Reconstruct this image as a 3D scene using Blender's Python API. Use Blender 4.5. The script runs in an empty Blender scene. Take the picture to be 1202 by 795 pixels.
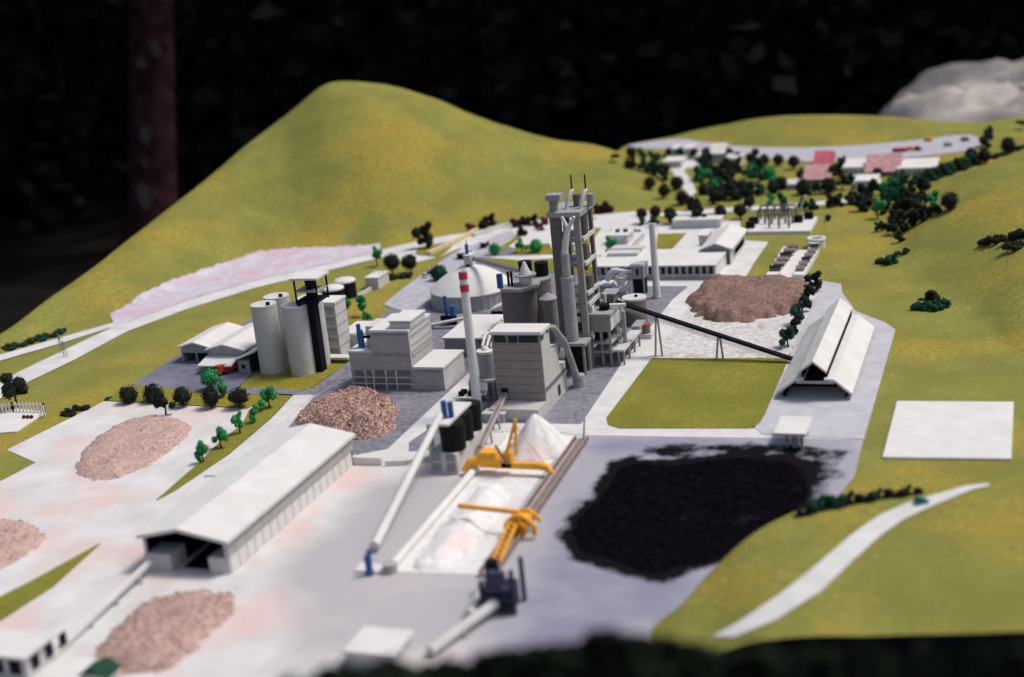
import bpy, math, random
from math import sin, cos, pi, radians, sqrt, atan2
from mathutils import Vector, Matrix
random.seed(7)
S = bpy.context.scene
C = S.collection
# ------------------------------------------------------------------ camera
CAM_Z = 10.0
FPX = 1669.0                      # focal length, in pixels of a 1202 px wide picture
PITCH, ROLL, YAW = radians(16.5), radians(5.85), radians(20.84)
fh = Vector((-sin(YAW), cos(YAW), 0))
r0 = Vector((cos(YAW), sin(YAW), 0))
FW = fh * cos(PITCH) + Vector((0, 0, -sin(PITCH)))
u0 = fh * sin(PITCH) + Vector((0, 0, cos(PITCH)))
RT = r0 * cos(ROLL) - u0 * sin(ROLL)
UP = r0 * sin(ROLL) + u0 * cos(ROLL)
cam_d = bpy.data.cameras.new('camera'); cam = bpy.data.objects.new('camera', cam_d); C.objects.link(cam)
S.camera = cam
M = Matrix((RT, UP, -FW)).transposed().to_4x4(); M.translation = Vector((0, 0, CAM_Z)); cam.matrix_world = M
cam_d.sensor_width = 36; cam_d.lens = FPX * 36 / 1202
cam_d.clip_start = 0.5; cam_d.clip_end = 2000
cam_d.dof.use_dof = True; cam_d.dof.focus_distance = 33.0; cam_d.dof.aperture_fstop = 0.19
S.unit_settings.scale_length = 0.1
# ------------------------------------------------------------------ light
SUN_EL, SUN_AZ = radians(60), radians(62)       # azimuth from +Y towards +X
w = bpy.data.worlds.new('World'); S.world = w; w.use_nodes = True
nt = w.node_tree; bg = nt.nodes['Background']
sky = nt.nodes.new('ShaderNodeTexSky'); sky.sky_type = 'NISHITA'; sky.sun_disc = False
sky.sun_elevation = SUN_EL; sky.sun_rotation = SUN_AZ; sky.dust_density = 4.0; sky.air_density = 1.0; sky.ozone_density = 1.0
nt.links.new(sky.outputs[0], bg.inputs[0]); bg.inputs[1].default_value = 0.09
sl = bpy.data.lights.new('sun', 'SUN'); sl.energy = 1.8; sl.angle = radians(14); sl.color = (1, 0.96, 0.9)
so = bpy.data.objects.new('sun', sl); C.objects.link(so)
sd = Vector((sin(SUN_AZ) * cos(SUN_EL), cos(SUN_AZ) * cos(SUN_EL), sin(SUN_EL)))
so.rotation_euler = (-sd).to_track_quat('-Z', 'Y').to_euler()
so.location = (20, 20, 60)
S.view_settings.view_transform = 'Standard'; S.view_settings.look = 'None'; S.view_settings.gamma = 1
S.view_settings.exposure = 0.38
# ------------------------------------------------------------------ projection helpers
def proj(x, y, z):
    d = Vector((x, y, z - CAM_Z)); q = d.dot(FW)
    if q < 0.01: q = 0.01
    return 601 + FPX * d.dot(RT) / q, 397 - FPX * d.dot(UP) / q
def ray(u, v): return FW * FPX + RT * (u - 601) + UP * (397 - v)
def G(u, v, z=0.0):
    d = ray(u, v); t = (z - CAM_Z) / d.z
    return Vector((d.x * t, d.y * t, z))
def HT(p, vtop, lim=12):
    """height over the ground point p at which a plumb line reaches picture row vtop"""
    a, b = 0.0, lim
    for _ in range(40):
        m = (a + b) / 2
        if proj(p[0], p[1], m + (p[2] if len(p) > 2 else 0))[1] > vtop: a = m
        else: b = m
    return a
def atY(u, v, y):                 # point of a picture ray in the vertical plane Y = y
    d = ray(u, v); t = y / d.y
    return Vector((d.x * t, y, CAM_Z + d.z * t))
def atX(u, v, x):
    d = ray(u, v); t = x / d.x
    return Vector((x, d.y * t, CAM_Z + d.z * t))
def scale_at(p): return (Vector((p[0], p[1], (p[2] if len(p) > 2 else 0) - CAM_Z))).dot(FW) / FPX   # units per pixel
def lerp(tab, u):
    if u <= tab[0][0]: return tab[0][1:]
    for a, b in zip(tab, tab[1:]):
        if u <= b[0]:
            k = (u - a[0]) / (b[0] - a[0]); return tuple(p + (q - p) * k for p, q in zip(a[1:], b[1:]))
    return tab[-1][1:]
def smo(tab, u):
    if u <= tab[0][0]: return tab[0][1:]
    if u >= tab[-1][0]: return tab[-1][1:]
    for i in range(len(tab) - 1):
        if u <= tab[i + 1][0]:
            a, b = tab[i], tab[i + 1]; z = tab[max(i - 1, 0)]; c = tab[min(i + 2, len(tab) - 1)]; w_ = b[0] - a[0]; k = (u - a[0]) / w_; out = []
            for j in range(1, len(a)):
                m0 = (b[j] - z[j]) / (b[0] - z[0]) * w_ if i > 0 else b[j] - a[j]; m1 = (c[j] - a[j]) / (c[0] - a[0]) * w_ if i + 2 < len(tab) else b[j] - a[j]
                out.append((2 * k ** 3 - 3 * k * k + 1) * a[j] + (k ** 3 - 2 * k * k + k) * m0 + (-2 * k ** 3 + 3 * k * k) * b[j] + (k ** 3 - k * k) * m1)
            return tuple(out)
def sst(t):
    t = max(0, min(1, t)); return t * t * (3 - 2 * t)
# hills: (bearing, front foot, ridge, back foot, height of the ridge line seen)
TA = [(-140, 500, 480, 460, 476), (-60, 452, 434, 415, 430), (10, 412, 396, 385, 388), (60, 388, 368, 350, 352), (110, 372, 345, 325, 318), (160, 356, 322, 300, 280), (200, 342, 302, 280, 250),
      (250, 322, 278, 250, 212), (300, 303, 257, 230, 172), (340, 296, 243, 215, 143), (370, 293, 237, 208, 120), (395, 291, 232, 205, 101), (415, 289, 230, 203, 95), (450, 287, 227, 200, 97),
      (490, 281, 223, 197, 105), (530, 273, 218, 194, 119), (570, 266, 213, 192, 137), (620, 259, 207, 188, 154), (660, 254, 203, 186, 165), (700, 250, 200, 184, 170), (740, 246, 202, 186, 183), (785, 222, 206, 190, 204), (812, 215, 207, 190, 207)]
TB = [(790, 168, 160, 152, 160), (830, 169, 158, 148, 154), (870, 173, 156, 144, 143), (910, 173, 154, 142, 137), (960, 172, 153, 142, 135), (1050, 167, 152, 142, 137), (1110, 160, 150, 142, 144), (1150, 156, 149, 142, 149)]
TC = [(960, 320, 262, 240, 262), (1050, 330, 250, 232, 248), (1087, 340, 242, 222, 220), (1151, 375, 240, 215, 196), (1202, 420, 234, 210, 180), (1320, 450, 225, 200, 150)]
TD = [(760, 760, 745, 735, 745), (800, 740, 722, 708, 712), (833, 700, 690, 672, 675), (883, 690, 660, 629, 631), (933, 680, 638, 602, 604), (967, 675, 632, 596, 597), (1017, 670, 624, 588, 589), (1077, 660, 614, 577, 577), (1193, 650, 602, 563, 562), (1320, 640, 590, 548, 545)]
def ridge_h(tab):
    out = []
    for r in tab:
        p = G(r[0], r[2]); out.append((r[0], HT(p, r[4]) if r[4] < r[2] - 0.5 else 0.0))
    return out
HA, HB, HC, HD = ridge_h(TA), ridge_h(TB), ridge_h(TC), ridge_h(TD)
def bumpz(x, y):
    return 0.5 * sin(x * .9 + 1.3 * sin(y * .31)) * sin(y * .7 + .8 * sin(x * .5)) + .3 * sin(x * 2.1 + y * 1.3) * sin(y * 1.7 - x * .6)
def hz(x, y):
    u, v = proj(x, y, 0); h = 0.0
    def hill(tab, hh, plateau=False):
        if u < tab[0][0] - 30 or (u > tab[-1][0] and not (tab is TC or tab is TD)): return 0
        f, r, b, s = smo(tab, u); H = smo(hh, u)[0]
        if H <= 0: return 0
        if v >= r:
            if plateau: return H
            t = (f - v) / (f - r)
            if t <= 0: return 0
            return H * (.55 * sst(t) + .45 * sin(pi / 2 * min(t, 1)))
        t = (v - b) / (r - b)
        return H * sst(t)
    a = hill(TA, HA); h = max(h, a * (1 + .012 * bumpz(x, y)))
    h = max(h, hill(TB, HB)); c = hill(TC, HC)
    h = max(h, c * (1 + .03 * bumpz(x * .6, y * .6))); h = max(h, hill(TD, HD, True) * (1 + .05 * bumpz(x, y)))
    return h
def T(u, v):
    """where a picture ray first meets the terrain"""
    d = ray(u, v).normalized(); o = Vector((0, 0, CAM_Z)); t = 12.0; st = .35
    while t < 120:
        p = o + d * t
        if p.z < 4.6 and p.z <= hz(p.x, p.y):
            a, b = t - st, t
            for _ in range(12):
                m = (a + b) / 2; q = o + d * m
                if q.z <= hz(q.x, q.y): b = m
                else: a = m
            q = o + d * b; q.z = hz(q.x, q.y); return q
        t += st
    return G(u, v)
# ------------------------------------------------------------------ materials
def mat(name, col, rough=.85, var=.06, scale=6, bump=.15, bscale=60, col2=None, c2scale=1.2, c2lo=.55, c2hi=.7, spec=.3, metal=0, detail=4):
    m = bpy.data.materials.new(name); m.use_nodes = True; n = m.node_tree.nodes; L = m.node_tree.links
    b = n['Principled BSDF']; b.inputs['Roughness'].default_value = rough; b.inputs['Metallic'].default_value = metal
    b.inputs['Specular IOR Level'].default_value = spec
    tc = n.new('ShaderNodeTexCoord')
    def noise(sc, det=4):
        t = n.new('ShaderNodeTexNoise'); t.inputs['Scale'].default_value = sc; t.inputs['Detail'].default_value = det
        L.new(tc.outputs['Object'], t.inputs['Vector']); return t
    def mix(fac, a, c):
        x = n.new('ShaderNodeMix'); x.data_type = 'RGBA'
        if fac is not None: L.new(fac, x.inputs[0])
        for s, val in ((6, a), (7, c)):
            if isinstance(val, tuple): x.inputs[s].default_value = (*val[:3], 1)
            else: L.new(val, x.inputs[s])
        return x.outputs[2]
    def ramp(src, lo, hi):
        r = n.new('ShaderNodeValToRGB'); r.color_ramp.elements[0].position = lo; r.color_ramp.elements[1].position = hi
        L.new(src, r.inputs[0]); return r.outputs[0]
    n1 = noise(scale, detail)
    dark = tuple(max(0, c * (1 - var * 2.2)) for c in col); light = tuple(min(1, c * (1 + var * 1.6)) for c in col)
    cur = mix(ramp(n1.outputs[0], .32, .68), dark, light)
    if col2:
        n2 = noise(c2scale, 5); cur = mix(ramp(n2.outputs[0], c2lo, c2hi), cur, col2)
    L.new(cur, b.inputs['Base Color'])
    if bump:
        n3 = noise(bscale, 3); bp = n.new('ShaderNodeBump'); bp.inputs['Strength'].default_value = bump; bp.inputs['Distance'].default_value = .02
        L.new(n3.outputs[0], bp.inputs['Height']); L.new(bp.outputs[0], b.inputs['Normal'])
    m['nodes_ok'] = True
    return m
def grass_mat(name, base, yel, speck=.5, ylo=.56, yhi=.72, seed=0.0):
    m = bpy.data.materials.new(name); m.use_nodes = True; n = m.node_tree.nodes; L = m.node_tree.links
    b = n['Principled BSDF']; b.inputs['Roughness'].default_value = .95; b.inputs['Specular IOR Level'].default_value = .1
    tc = n.new('ShaderNodeTexCoord'); mp = n.new('ShaderNodeMapping'); mp.inputs['Location'].default_value = (seed, seed * 2, 0); L.new(tc.outputs['Object'], mp.inputs[0])
    def ns(sc, det, lo, hi):
        t = n.new('ShaderNodeTexNoise'); t.inputs['Scale'].default_value = sc; t.inputs['Detail'].default_value = det; L.new(mp.outputs[0], t.inputs['Vector'])
        r = n.new('ShaderNodeValToRGB'); r.color_ramp.elements[0].position = lo; r.color_ramp.elements[1].position = hi; L.new(t.outputs[0], r.inputs[0]); return r.outputs[0], t
    def mix(f, a, c, k=None):
        x = n.new('ShaderNodeMix'); x.data_type = 'RGBA'
        if k is not None:
            mm = n.new('ShaderNodeMath'); mm.operation = 'MULTIPLY'; mm.inputs[1].default_value = k; L.new(f, mm.inputs[0]); f = mm.outputs[0]
        L.new(f, x.inputs[0])
        for s, val in ((6, a), (7, c)):
            if isinstance(val, tuple): x.inputs[s].default_value = (*val, 1)
            else: L.new(val, x.inputs[s])
        return x.outputs[2]
    a, _ = ns(.8, 6, .36, .64); y, _ = ns(.30, 5, ylo, yhi); f1, _ = ns(7, 5, .40, .60); f2, t2 = ns(26, 4, .40, .60)
    cur = mix(a, tuple(c * .78 for c in base), tuple(c * 1.1 for c in base))
    cur = mix(y, cur, yel, .7)
    cur = mix(f1, cur, tuple(c * .72 for c in base), .45 * speck)
    cur = mix(f2, cur, tuple(c * .5 for c in base), .6 * speck)
    L.new(cur, b.inputs['Base Color'])
    bp = n.new('ShaderNodeBump'); bp.inputs['Strength'].default_value = .5; bp.inputs['Distance'].default_value = .03
    L.new(t2.outputs[0], bp.inputs['Height']); L.new(bp.outputs[0], b.inputs['Normal'])
    return m
MT = {}
MT['grass'] = grass_mat('olive_flock_grass', (.292, .286, .070), (.52, .35, .05), 1.2, .50, .64)
MT['lawn'] = grass_mat('plot_grass', (.27, .262, .045), (.48, .32, .04), 1.3, .50, .68, 5.3)
MT['conc'] = mat('pale_yard', (.62, .605, .595), .8, .06, 1.3, .1, 50, (.66, .49, .46), .55, .49, .66, detail=8)
MT['conc2'] = mat('mauve_grey_yard', (.50, .485, .50), .85, .09, .9, .1, 50, (.50, .40, .41), .5, .52, .70, detail=9)
MT['asph'] = mat('lilac_asphalt', (.20, .195, .235), .9, .16, 7, .3, 90, (.26, .255, .29), 1.1, .5, .75, detail=8)
MT['pad'] = mat('workshop_paving', (.15, .15, .20), .85, .08, 4, .15, 70, (.22, .22, .27), .6, .45, .7)
MT['road'] = mat('white_road', (.62, .61, .60), .85, .05, 2, .1, 70, (.53, .52, .52), .8, .5, .75, detail=8)
MT['lroad'] = mat('lilac_road', (.42, .41, .46), .85, .07, 4, .15, 70)
MT['plaza'] = mat('plaza_grey', (.47, .465, .50), .85, .05, 2.5, .15, 70)
MT['gravelsheet'] = mat('pale_stockyard', (.58, .565, .55), .9, .12, 8, .4, 60, (.38, .27, .23), 1.4, .6, .72, detail=8)
MT['coalyard'] = mat('coal_yard_ground', (.47, .46, .52), .9, .12, .8, .2, 50, (.27, .26, .35), .45, .5, .72, detail=9)
MT['coal'] = mat('coal', (.0045, .004, .006), .98, .3, 9, .25, 45, (.016, .016, .022), 1.3, .64, .78, spec=.0, detail=8)
MT['scar'] = mat('lilac_cut_slope', (.54, .51, .57), .95, .08, 3, .5, 25, (.56, .38, .46), .9, .45, .65, detail=7)
MT['card'] = mat('white_card', (.67, .655, .63), .75, .03, 2.5, .08, 80, (.62, .605, .58), 1.1, .5, .72, detail=8)
MT['card2'] = mat('grey_white_card', (.57, .56, .545), .78, .04, 3, .08, 80, (.49, .475, .455), 1.6, .5, .72, detail=8)
MT['concgrey'] = mat('model_concrete', (.38, .375, .36), .8, .05, 6, .15, 60)
MT['greyband'] = mat('mid_grey_band', (.27, .27, .27), .8, .05, 6, .1, 60)  # even mid grey for window bands and the hall gable
MT['silo'] = mat('silo_paint', (.52, .52, .50), .65, .03, 5, .06, 50)
MT['mill'] = mat('brown_grey_block', (.27, .235, .218), .8, .05, 6, .15, 60)
MT['millside'] = mat('pale_block', (.50, .485, .465), .8, .04, 6, .15, 60)
MT['brown'] = mat('brown_silo', (.155, .135, .13), .7, .06, 5, .1, 50)
MT['tower'] = mat('tower_grey', (.29, .275, .262), .75, .06, 6, .1, 60)
MT['towerdk'] = mat('tower_brown', (.15, .13, .12), .75, .06, 6, .1, 60)
MT['duct'] = mat('grey_duct', (.33, .33, .335), .6, .05, 5, .03, 60, spec=.25)
MT['pipe'] = mat('white_pipe', (.66, .655, .65), .6, .03, 5, .03, 60, spec=.5)
MT['black'] = mat('black_paint', (.006, .006, .007), .6, .1, 5, .03, 60, spec=.12)
MT['dgreen'] = mat('black_green_drum', (.007, .011, .009), .6, .1, 5, .03, 60, spec=.12)
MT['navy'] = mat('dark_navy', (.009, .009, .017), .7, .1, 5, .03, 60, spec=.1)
MT['glass'] = mat('dark_window', (.015, .015, .02), .4, .1, 5, 0, 60, spec=.25)
MT['gridglass'] = mat('grey_window', (.14, .14, .16), .35, .12, 8, 0, 60, spec=.5)
MT['bluegrey'] = mat('dark_blue_grey', (.045, .045, .085), .7, .1, 5, .03, 60, spec=.1)
MT['blue'] = mat('blue_paint', (.02, .10, .30), .5, .05, 5, .03, 60)
MT['red'] = mat('red_paint', (.55, .03, .08), .5, .05, 5, .03, 60)
MT['truck'] = mat('red_truck_paint', (.45, .06, .04), .4, .05, 5, .03, 60)
MT['teal'] = mat('teal_paint', (.01, .22, .22), .4, .05, 5, .03, 60)
MT['yellow'] = mat('orange_yellow_paint', (.85, .40, .035), .5, .05, 5, .05, 60)
MT['rail'] = mat('brown_rail', (.22, .165, .15), .7, .08, 6, .1, 60)
MT['railtop'] = mat('rail_belt', (.42, .36, .34), .7, .08, 6, .1, 60)
MT['pink'] = mat('pink_roof', (.50, .27, .27), .75, .1, 5, .05, 60)
MT['cream'] = mat('cream_trim', (.62, .50, .30), .7, .05, 5, .05, 60)
MT['pinkchip'] = mat('pink_chips', (.60, .40, .34), .9, .3, 30, .8, 50, (.25, .13, .11), 16, .56, .68, detail=6)
MT['pinksand'] = mat('pink_sand', (.52, .36, .315), .9, .10, 14, .5, 50, (.40, .27, .24), 3.5, .5, .75, detail=8)
MT['brownpile'] = mat('brown_ore', (.25, .155, .125), .9, .14, 14, .5, 50, (.22, .13, .11), 2.5, .5, .72, detail=8)
MT['whitepile'] = mat('white_limestone', (.74, .72, .71), .9, .04, 5, .25, 50, (.74, .55, .51), .8, .56, .74, detail=6)
MT['trunk'] = mat('twig_brown', (.06, .04, .03), .9, .2, 20, .3, 40)
def leaf_mat(name, col, col2):
    m = mat(name, col, .9, .25, 3.0, 0, 60, col2, 5, .5, .7, spec=.15, detail=5); return m
MT['dark'] = leaf_mat('black_green_foam', (.016, .020, .016), (.030, .036, .024))
MT['dgr'] = leaf_mat('deep_green_foam', (.012, .055, .032), (.022, .10, .05))
MT['green'] = leaf_mat('bright_green_foam', (.03, .23, .075), (.07, .34, .10))
MT['redf'] = leaf_mat('dark_red_foam', (.10, .014, .02), (.22, .02, .05))
MT['maroon'] = leaf_mat('maroon_foam', (.03, .012, .014), (.08, .018, .022))
MT['darkmix'] = leaf_mat('olive_black_foam', (.022, .032, .018), (.05, .065, .025))
# ------------------------------------------------------------------ mesh helpers
class MB:
    def __init__(s): s.v = []; s.f = []; s.smooth = []
    def add(s, vs, fs, sm=False):
        o = len(s.v); s.v += [tuple(p) for p in vs]; s.f += [tuple(i + o for i in f) for f in fs]; s.smooth += [sm] * len(fs); return s
    def box(s, x0, y0, z0, x1, y1, z1):
        return s.add([(x0, y0, z0), (x1, y0, z0), (x1, y1, z0), (x0, y1, z0), (x0, y0, z1), (x1, y0, z1), (x1, y1, z1), (x0, y1, z1)],
                     [(0, 3, 2, 1), (4, 5, 6, 7), (0, 1, 5, 4), (1, 2, 6, 5), (2, 3, 7, 6), (3, 0, 4, 7)])
    def cyl(s, x, y, z0, z1, r0_, r1_=None, n=28, cap=True):
        r1_ = r0_ if r1_ is None else r1_; o = len(s.v); vs = []
        for z, r in ((z0, r0_), (z1, r1_)):
            vs += [(x + r * cos(2 * pi * i / n), y + r * sin(2 * pi * i / n), z) for i in range(n)]
        s.add(vs, [(i, (i + 1) % n, n + (i + 1) % n, n + i) for i in range(n)], True)
        if cap: s.add(vs[n:], [tuple(range(n))]); s.add(vs[:n], [tuple(reversed(range(n)))])
        return s
    def tube(s, pts, r, n=10, cap=True):
        pts = [Vector(p) for p in pts]; rs = r if isinstance(r, (list, tuple)) else [r] * len(pts); o = len(s.v)
        ref = Vector((0, 0, 1))
        d0 = (pts[1] - pts[0]).normalized()
        if abs(d0.z) > .9: ref = Vector((1, 0, 0))
        for i, p in enumerate(pts):
            d = (pts[min(i + 1, len(pts) - 1)] - pts[max(i - 1, 0)]).normalized()
            a = d.cross(ref).normalized(); b = a.cross(d).normalized(); 
            s.v += [tuple(p + (a * cos(2 * pi * k / n) + b * sin(2 * pi * k / n)) * rs[i]) for k in range(n)]
        for i in range(len(pts) - 1):
            for k in range(n):
                s.f.append((o + i * n + k, o + i * n + (k + 1) % n, o + (i + 1) * n + (k + 1) % n, o + (i + 1) * n + k)); s.smooth.append(True)
        if cap:
            s.add(s.v[o:o + n], [tuple(reversed(range(n)))]); q_ = o + (len(pts) - 1) * n; s.add(s.v[q_:q_ + n], [tuple(range(n))])
        return s
    def beam(s, a, b, wd, ht):
        """square bar from a to b, b on its centre line"""
        a, b = Vector(a), Vector(b); d = (b - a).normalized(); ref = Vector((0, 0, 1)) if abs(d.z) < .95 else Vector((0, 1, 0))
        x = d.cross(ref).normalized() * wd / 2; z = x.cross(d).normalized() * ht / 2
        vs = [p + q for p in (a, b) for q in (-x - z, x - z, x + z, -x + z)]
        return s.add(vs, [(3, 2, 1, 0), (4, 5, 6, 7), (0, 1, 5, 4), (1, 2, 6, 5), (2, 3, 7, 6), (3, 0, 4, 7)])
    def prism(s, poly, z0, z1):
        n = len(poly); ar = sum(poly[i][0] * poly[(i + 1) % n][1] - poly[(i + 1) % n][0] * poly[i][1] for i in range(n))
        if ar < 0: poly = poly[::-1]
        return s.add([(p[0], p[1], z0) for p in poly] + [(p[0], p[1], z1) for p in poly],
                     [tuple(range(n))[::-1], tuple(range(n, 2 * n))] + [(i, (i + 1) % n, n + (i + 1) % n, n + i) for i in range(n)])
    def profile(s, prof, y0, y1):
        """prof: closed (x, z) outline, extruded along Y"""
        n = len(prof); ar = sum(prof[i][0] * prof[(i + 1) % n][1] - prof[(i + 1) % n][0] * prof[i][1] for i in range(n))
        if ar < 0: prof = prof[::-1]
        return s.add([(p[0], y0, p[1]) for p in prof] + [(p[0], y1, p[1]) for p in prof],
                     [tuple(range(n)), tuple(range(n, 2 * n))[::-1]] + [((i + 1) % n, i, n + i, n + (i + 1) % n) for i in range(n)])
    def profx(s, prof, x0, x1):
        """prof: closed (y, z) outline, extruded along X"""
        n = len(prof); ar = sum(prof[i][0] * prof[(i + 1) % n][1] - prof[(i + 1) % n][0] * prof[i][1] for i in range(n))
        if ar < 0: prof = prof[::-1]
        return s.add([(x0, p[0], p[1]) for p in prof] + [(x1, p[0], p[1]) for p in prof],
                     [tuple(range(n))[::-1], tuple(range(n, 2 * n))] + [(i, (i + 1) % n, n + (i + 1) % n, n + i) for i in range(n)])
    def dome(s, x, y, z, r, h, n=28, m=6):
        vs = []; 
        for j in range(m):
            a = j / m * pi / 2; vs += [(x + r * cos(a) * cos(2 * pi * i / n), y + r * cos(a) * sin(2 * pi * i / n), z + h * sin(a)) for i in range(n)]
        vs.append((x, y, z + h)); fs = [(j * n + i, j * n + (i + 1) % n, (j + 1) * n + (i + 1) % n, (j + 1) * n + i) for j in range(m - 1) for i in range(n)]
        fs += [((m - 1) * n + i, (m - 1) * n + (i + 1) % n, m * n) for i in range(n)]
        return s.add(vs, fs, True)
    def mesh(s, name, m, off=(0, 0, 0)):
        me = bpy.data.meshes.new(name); me.from_pydata([(x - off[0], y - off[1], z - off[2]) for x, y, z in s.v], [], s.f)
        me.polygons.foreach_set('use_smooth', s.smooth[:len(me.polygons)]); me.materials.append(m); me.update(); return me
def link(name, me, parent=None, loc=None):
    o = bpy.data.objects.new(name, me); C.objects.link(o)
    if parent: o.parent = parent
    if loc is not None: o.location = loc
    return o
def thing(name, label, cat, loc, group=None):
    o = bpy.data.objects.new(name, None); C.objects.link(o); o.location = loc; o['label'] = label; o['category'] = cat
    o.empty_display_size = .1
    if group: o['group'] = group
    return o
def wloc(t):
    v = Vector(t.location)
    return v + wloc(t.parent) if t.parent else v
def P(t, name, mb, m, label=None):
    """a part, its geometry given in world coordinates"""
    me = mb.mesh(name, MT[m] if isinstance(m, str) else m, wloc(t)); o = link(name, me, t)
    if label: o['label'] = label
    return o
def one(name, label, cat, mb, m, group=None, loc=None):
    loc = loc or mb.v[0]
    o = link(name, mb.mesh(name, MT[m] if isinstance(m, str) else m, loc), None, loc); o['label'] = label; o['category'] = cat
    if group: o['group'] = group
    return o
def struct(name, mb, m, parent=None):
    o = link(name, mb.mesh(name, MT[m] if isinstance(m, str) else m)); o['kind'] = 'structure'; return o
def chaikin(p, k=1):
    for _ in range(k):
        q = []
        for i in range(len(p)):
            a, b = p[i], p[(i + 1) % len(p)]; q += [(a[0] * .75 + b[0] * .25, a[1] * .75 + b[1] * .25), (a[0] * .25 + b[0] * .75, a[1] * .25 + b[1] * .75)]
        p = q
    return p
def sheet(name, px, m, z, k=0, jag=0):
    px = chaikin(px, k) if k else px; pts = [G(*p) for p in px]
    if jag:
        out = []
        for i, a in enumerate(pts):
            b = pts[(i + 1) % len(pts)]; n = max(1, int((b - a).length / jag)); nrm = Vector((-(b - a).y, (b - a).x, 0)).normalized()
            for j in range(n): out.append(a.lerp(b, j / n) + nrm * random.uniform(-.35, .35) * jag)
        pts = out
    mb = MB(); mb.prism([(p.x, p.y) for p in pts], .002, z); return struct(name, mb, m)
def ribbon(name, A, B, m, off=.03, n=60, across=5, jag=0, flat=False, kind='structure'):
    """a strip between two picture curves, laid on the terrain"""
    def samp(P_, t):
        L = [0]
        for a, b in zip(P_, P_[1:]): L.append(L[-1] + math.hypot(a[0] - b[0], a[1] - b[1]))
        s_ = t * L[-1]
        for i in range(len(P_) - 1):
            if s_ <= L[i + 1] or i == len(P_) - 2:
                k = (s_ - L[i]) / max(1e-6, L[i + 1] - L[i]); return (P_[i][0] + (P_[i + 1][0] - P_[i][0]) * k, P_[i][1] + (P_[i + 1][1] - P_[i][1]) * k)
    mb = MB(); vs = []
    for i in range(n + 1):
        a, b = samp(A, i / n), samp(B, i / n)
        if jag: a = (a[0] + random.uniform(-jag, jag), a[1] + random.uniform(-jag, jag * .6))
        pa, pb = T(*a), T(*b)
        for j in range(across + 1):
            q = pa.lerp(pb, j / across); vs.append((q.x, q.y, hz(q.x, q.y) + off))
    mb.add(vs, [(i * (across + 1) + j, (i + 1) * (across + 1) + j, (i + 1) * (across + 1) + j + 1, i * (across + 1) + j + 1) for i in range(n) for j in range(across)], True)
    o = struct(name, mb, m); return o
def FP(fl, fr, br):
    a, b, c = G(*fl), G(*fr), G(*br); return a.x, (a.y + b.y) / 2, b.x, c.y
# ================================================================== THE SETTING
def front_v(u): return lerp([(-300, 850), (330, 835), (380, 800), (450, 786), (560, 776), (700, 768), (790, 785), (860, 786), (1330, 792)], u)[0]
def back_v(u): return lerp([(-300, 455), (-140, 462), (-60, 420), (10, 388), (60, 354), (160, 304), (250, 254), (340, 219), (415, 206), (530, 197), (660, 189), (715, 184), (735, 170), (800, 158), (850, 146), (910, 143), (1050, 143), (1110, 143), (1150, 143), (1330, 120)], u)[0]
NU, NV = 230, 230; vs = []
for i in range(NU + 1):
    u = -230 + 1560 * i / NU; vf, vb = front_v(u), back_v(u)
    pa, pb = G(u, vf), G(u, vb)
    for j in range(NV + 1):
        t = j / NV; t = .45 * t + .55 * (t ** 1.0)
        vv = vf + (vb - vf) * t; q = G(u, vv); vs.append((q.x, q.y, hz(q.x, q.y)))
mb = MB(); mb.add(vs, [(i * (NV + 1) + j, (i + 1) * (NV + 1) + j, (i + 1) * (NV + 1) + j + 1, i * (NV + 1) + j + 1) for i in range(NU) for j in range(NV)], True)
struct('terrain', mb, 'grass')
# dark board that carries the model: a skirt all round it
MT['board'] = mat('black_board', (.008, .008, .012), .8, .2, 2, .1, 20, spec=.15)
rim = [i * (NV + 1) for i in range(NU + 1)] + [NU * (NV + 1) + j for j in range(1, NV + 1)] + [i * (NV + 1) + NV for i in range(NU - 1, -1, -1)] + [j for j in range(NV - 1, 0, -1)]
mb = MB(); rv = [vs[k] for k in rim]; n = len(rv)
mb.add([(p[0], p[1], p[2] - .01) for p in rv] + [(p[0], p[1], -1.4) for p in rv], [(i, (i + 1) % n, n + (i + 1) % n, n + i) for i in range(n)] + [tuple(range(n, 2 * n))])
one('model_board', 'black base board under the landscape, its edge seen along the bottom right', 'base board', mb, 'board', loc=(0, 20, -1.4))
mb = MB()
tt = thing('table_trestle', 'dark trestle frame carrying the black base board', 'table', (-10, 36, -8))
for x, y in ((-9, 22), (-1, 22), (-22, 50), (-4, 50), (-14, 36), (-3, 36)): mb = MB(); mb.box(x - .4, y - .4, -8, x + .4, y + .4, -1.402); P(tt, 'leg', mb, 'board')
# sheets of paving
sheet('yard', [(-160, 840), (-160, 650), (-60, 592), (5, 563), (42, 543), (8, 528), (105, 480), (122, 471), (180, 473), (285, 480), (345, 466), (372, 462), (412, 440), (700, 450), (712, 505), (640, 640), (600, 700), (720, 768), (560, 778), (330, 845)], 'conc', .010, 0)
def inside(poly, x, y):
    c = False; n = len(poly)
    for i in range(n):
        a, b = poly[i], poly[i - 1]
        if (a[1] > y) != (b[1] > y) and x < (b[0] - a[0]) * (y - a[1]) / (b[1] - a[1]) + a[0]: c = not c
    return c
def edged(poly, x, y):
    d = 1e9; n = len(poly)
    for i in range(n):
        a, b = poly[i], poly[i - 1]; dx, dy = b[0] - a[0], b[1] - a[1]; t = max(0, min(1, ((x - a[0]) * dx + (y - a[1]) * dy) / (dx * dx + dy * dy + 1e-9)))
        d = min(d, math.hypot(x - a[0] - t * dx, y - a[1] - t * dy))
    return d
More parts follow.
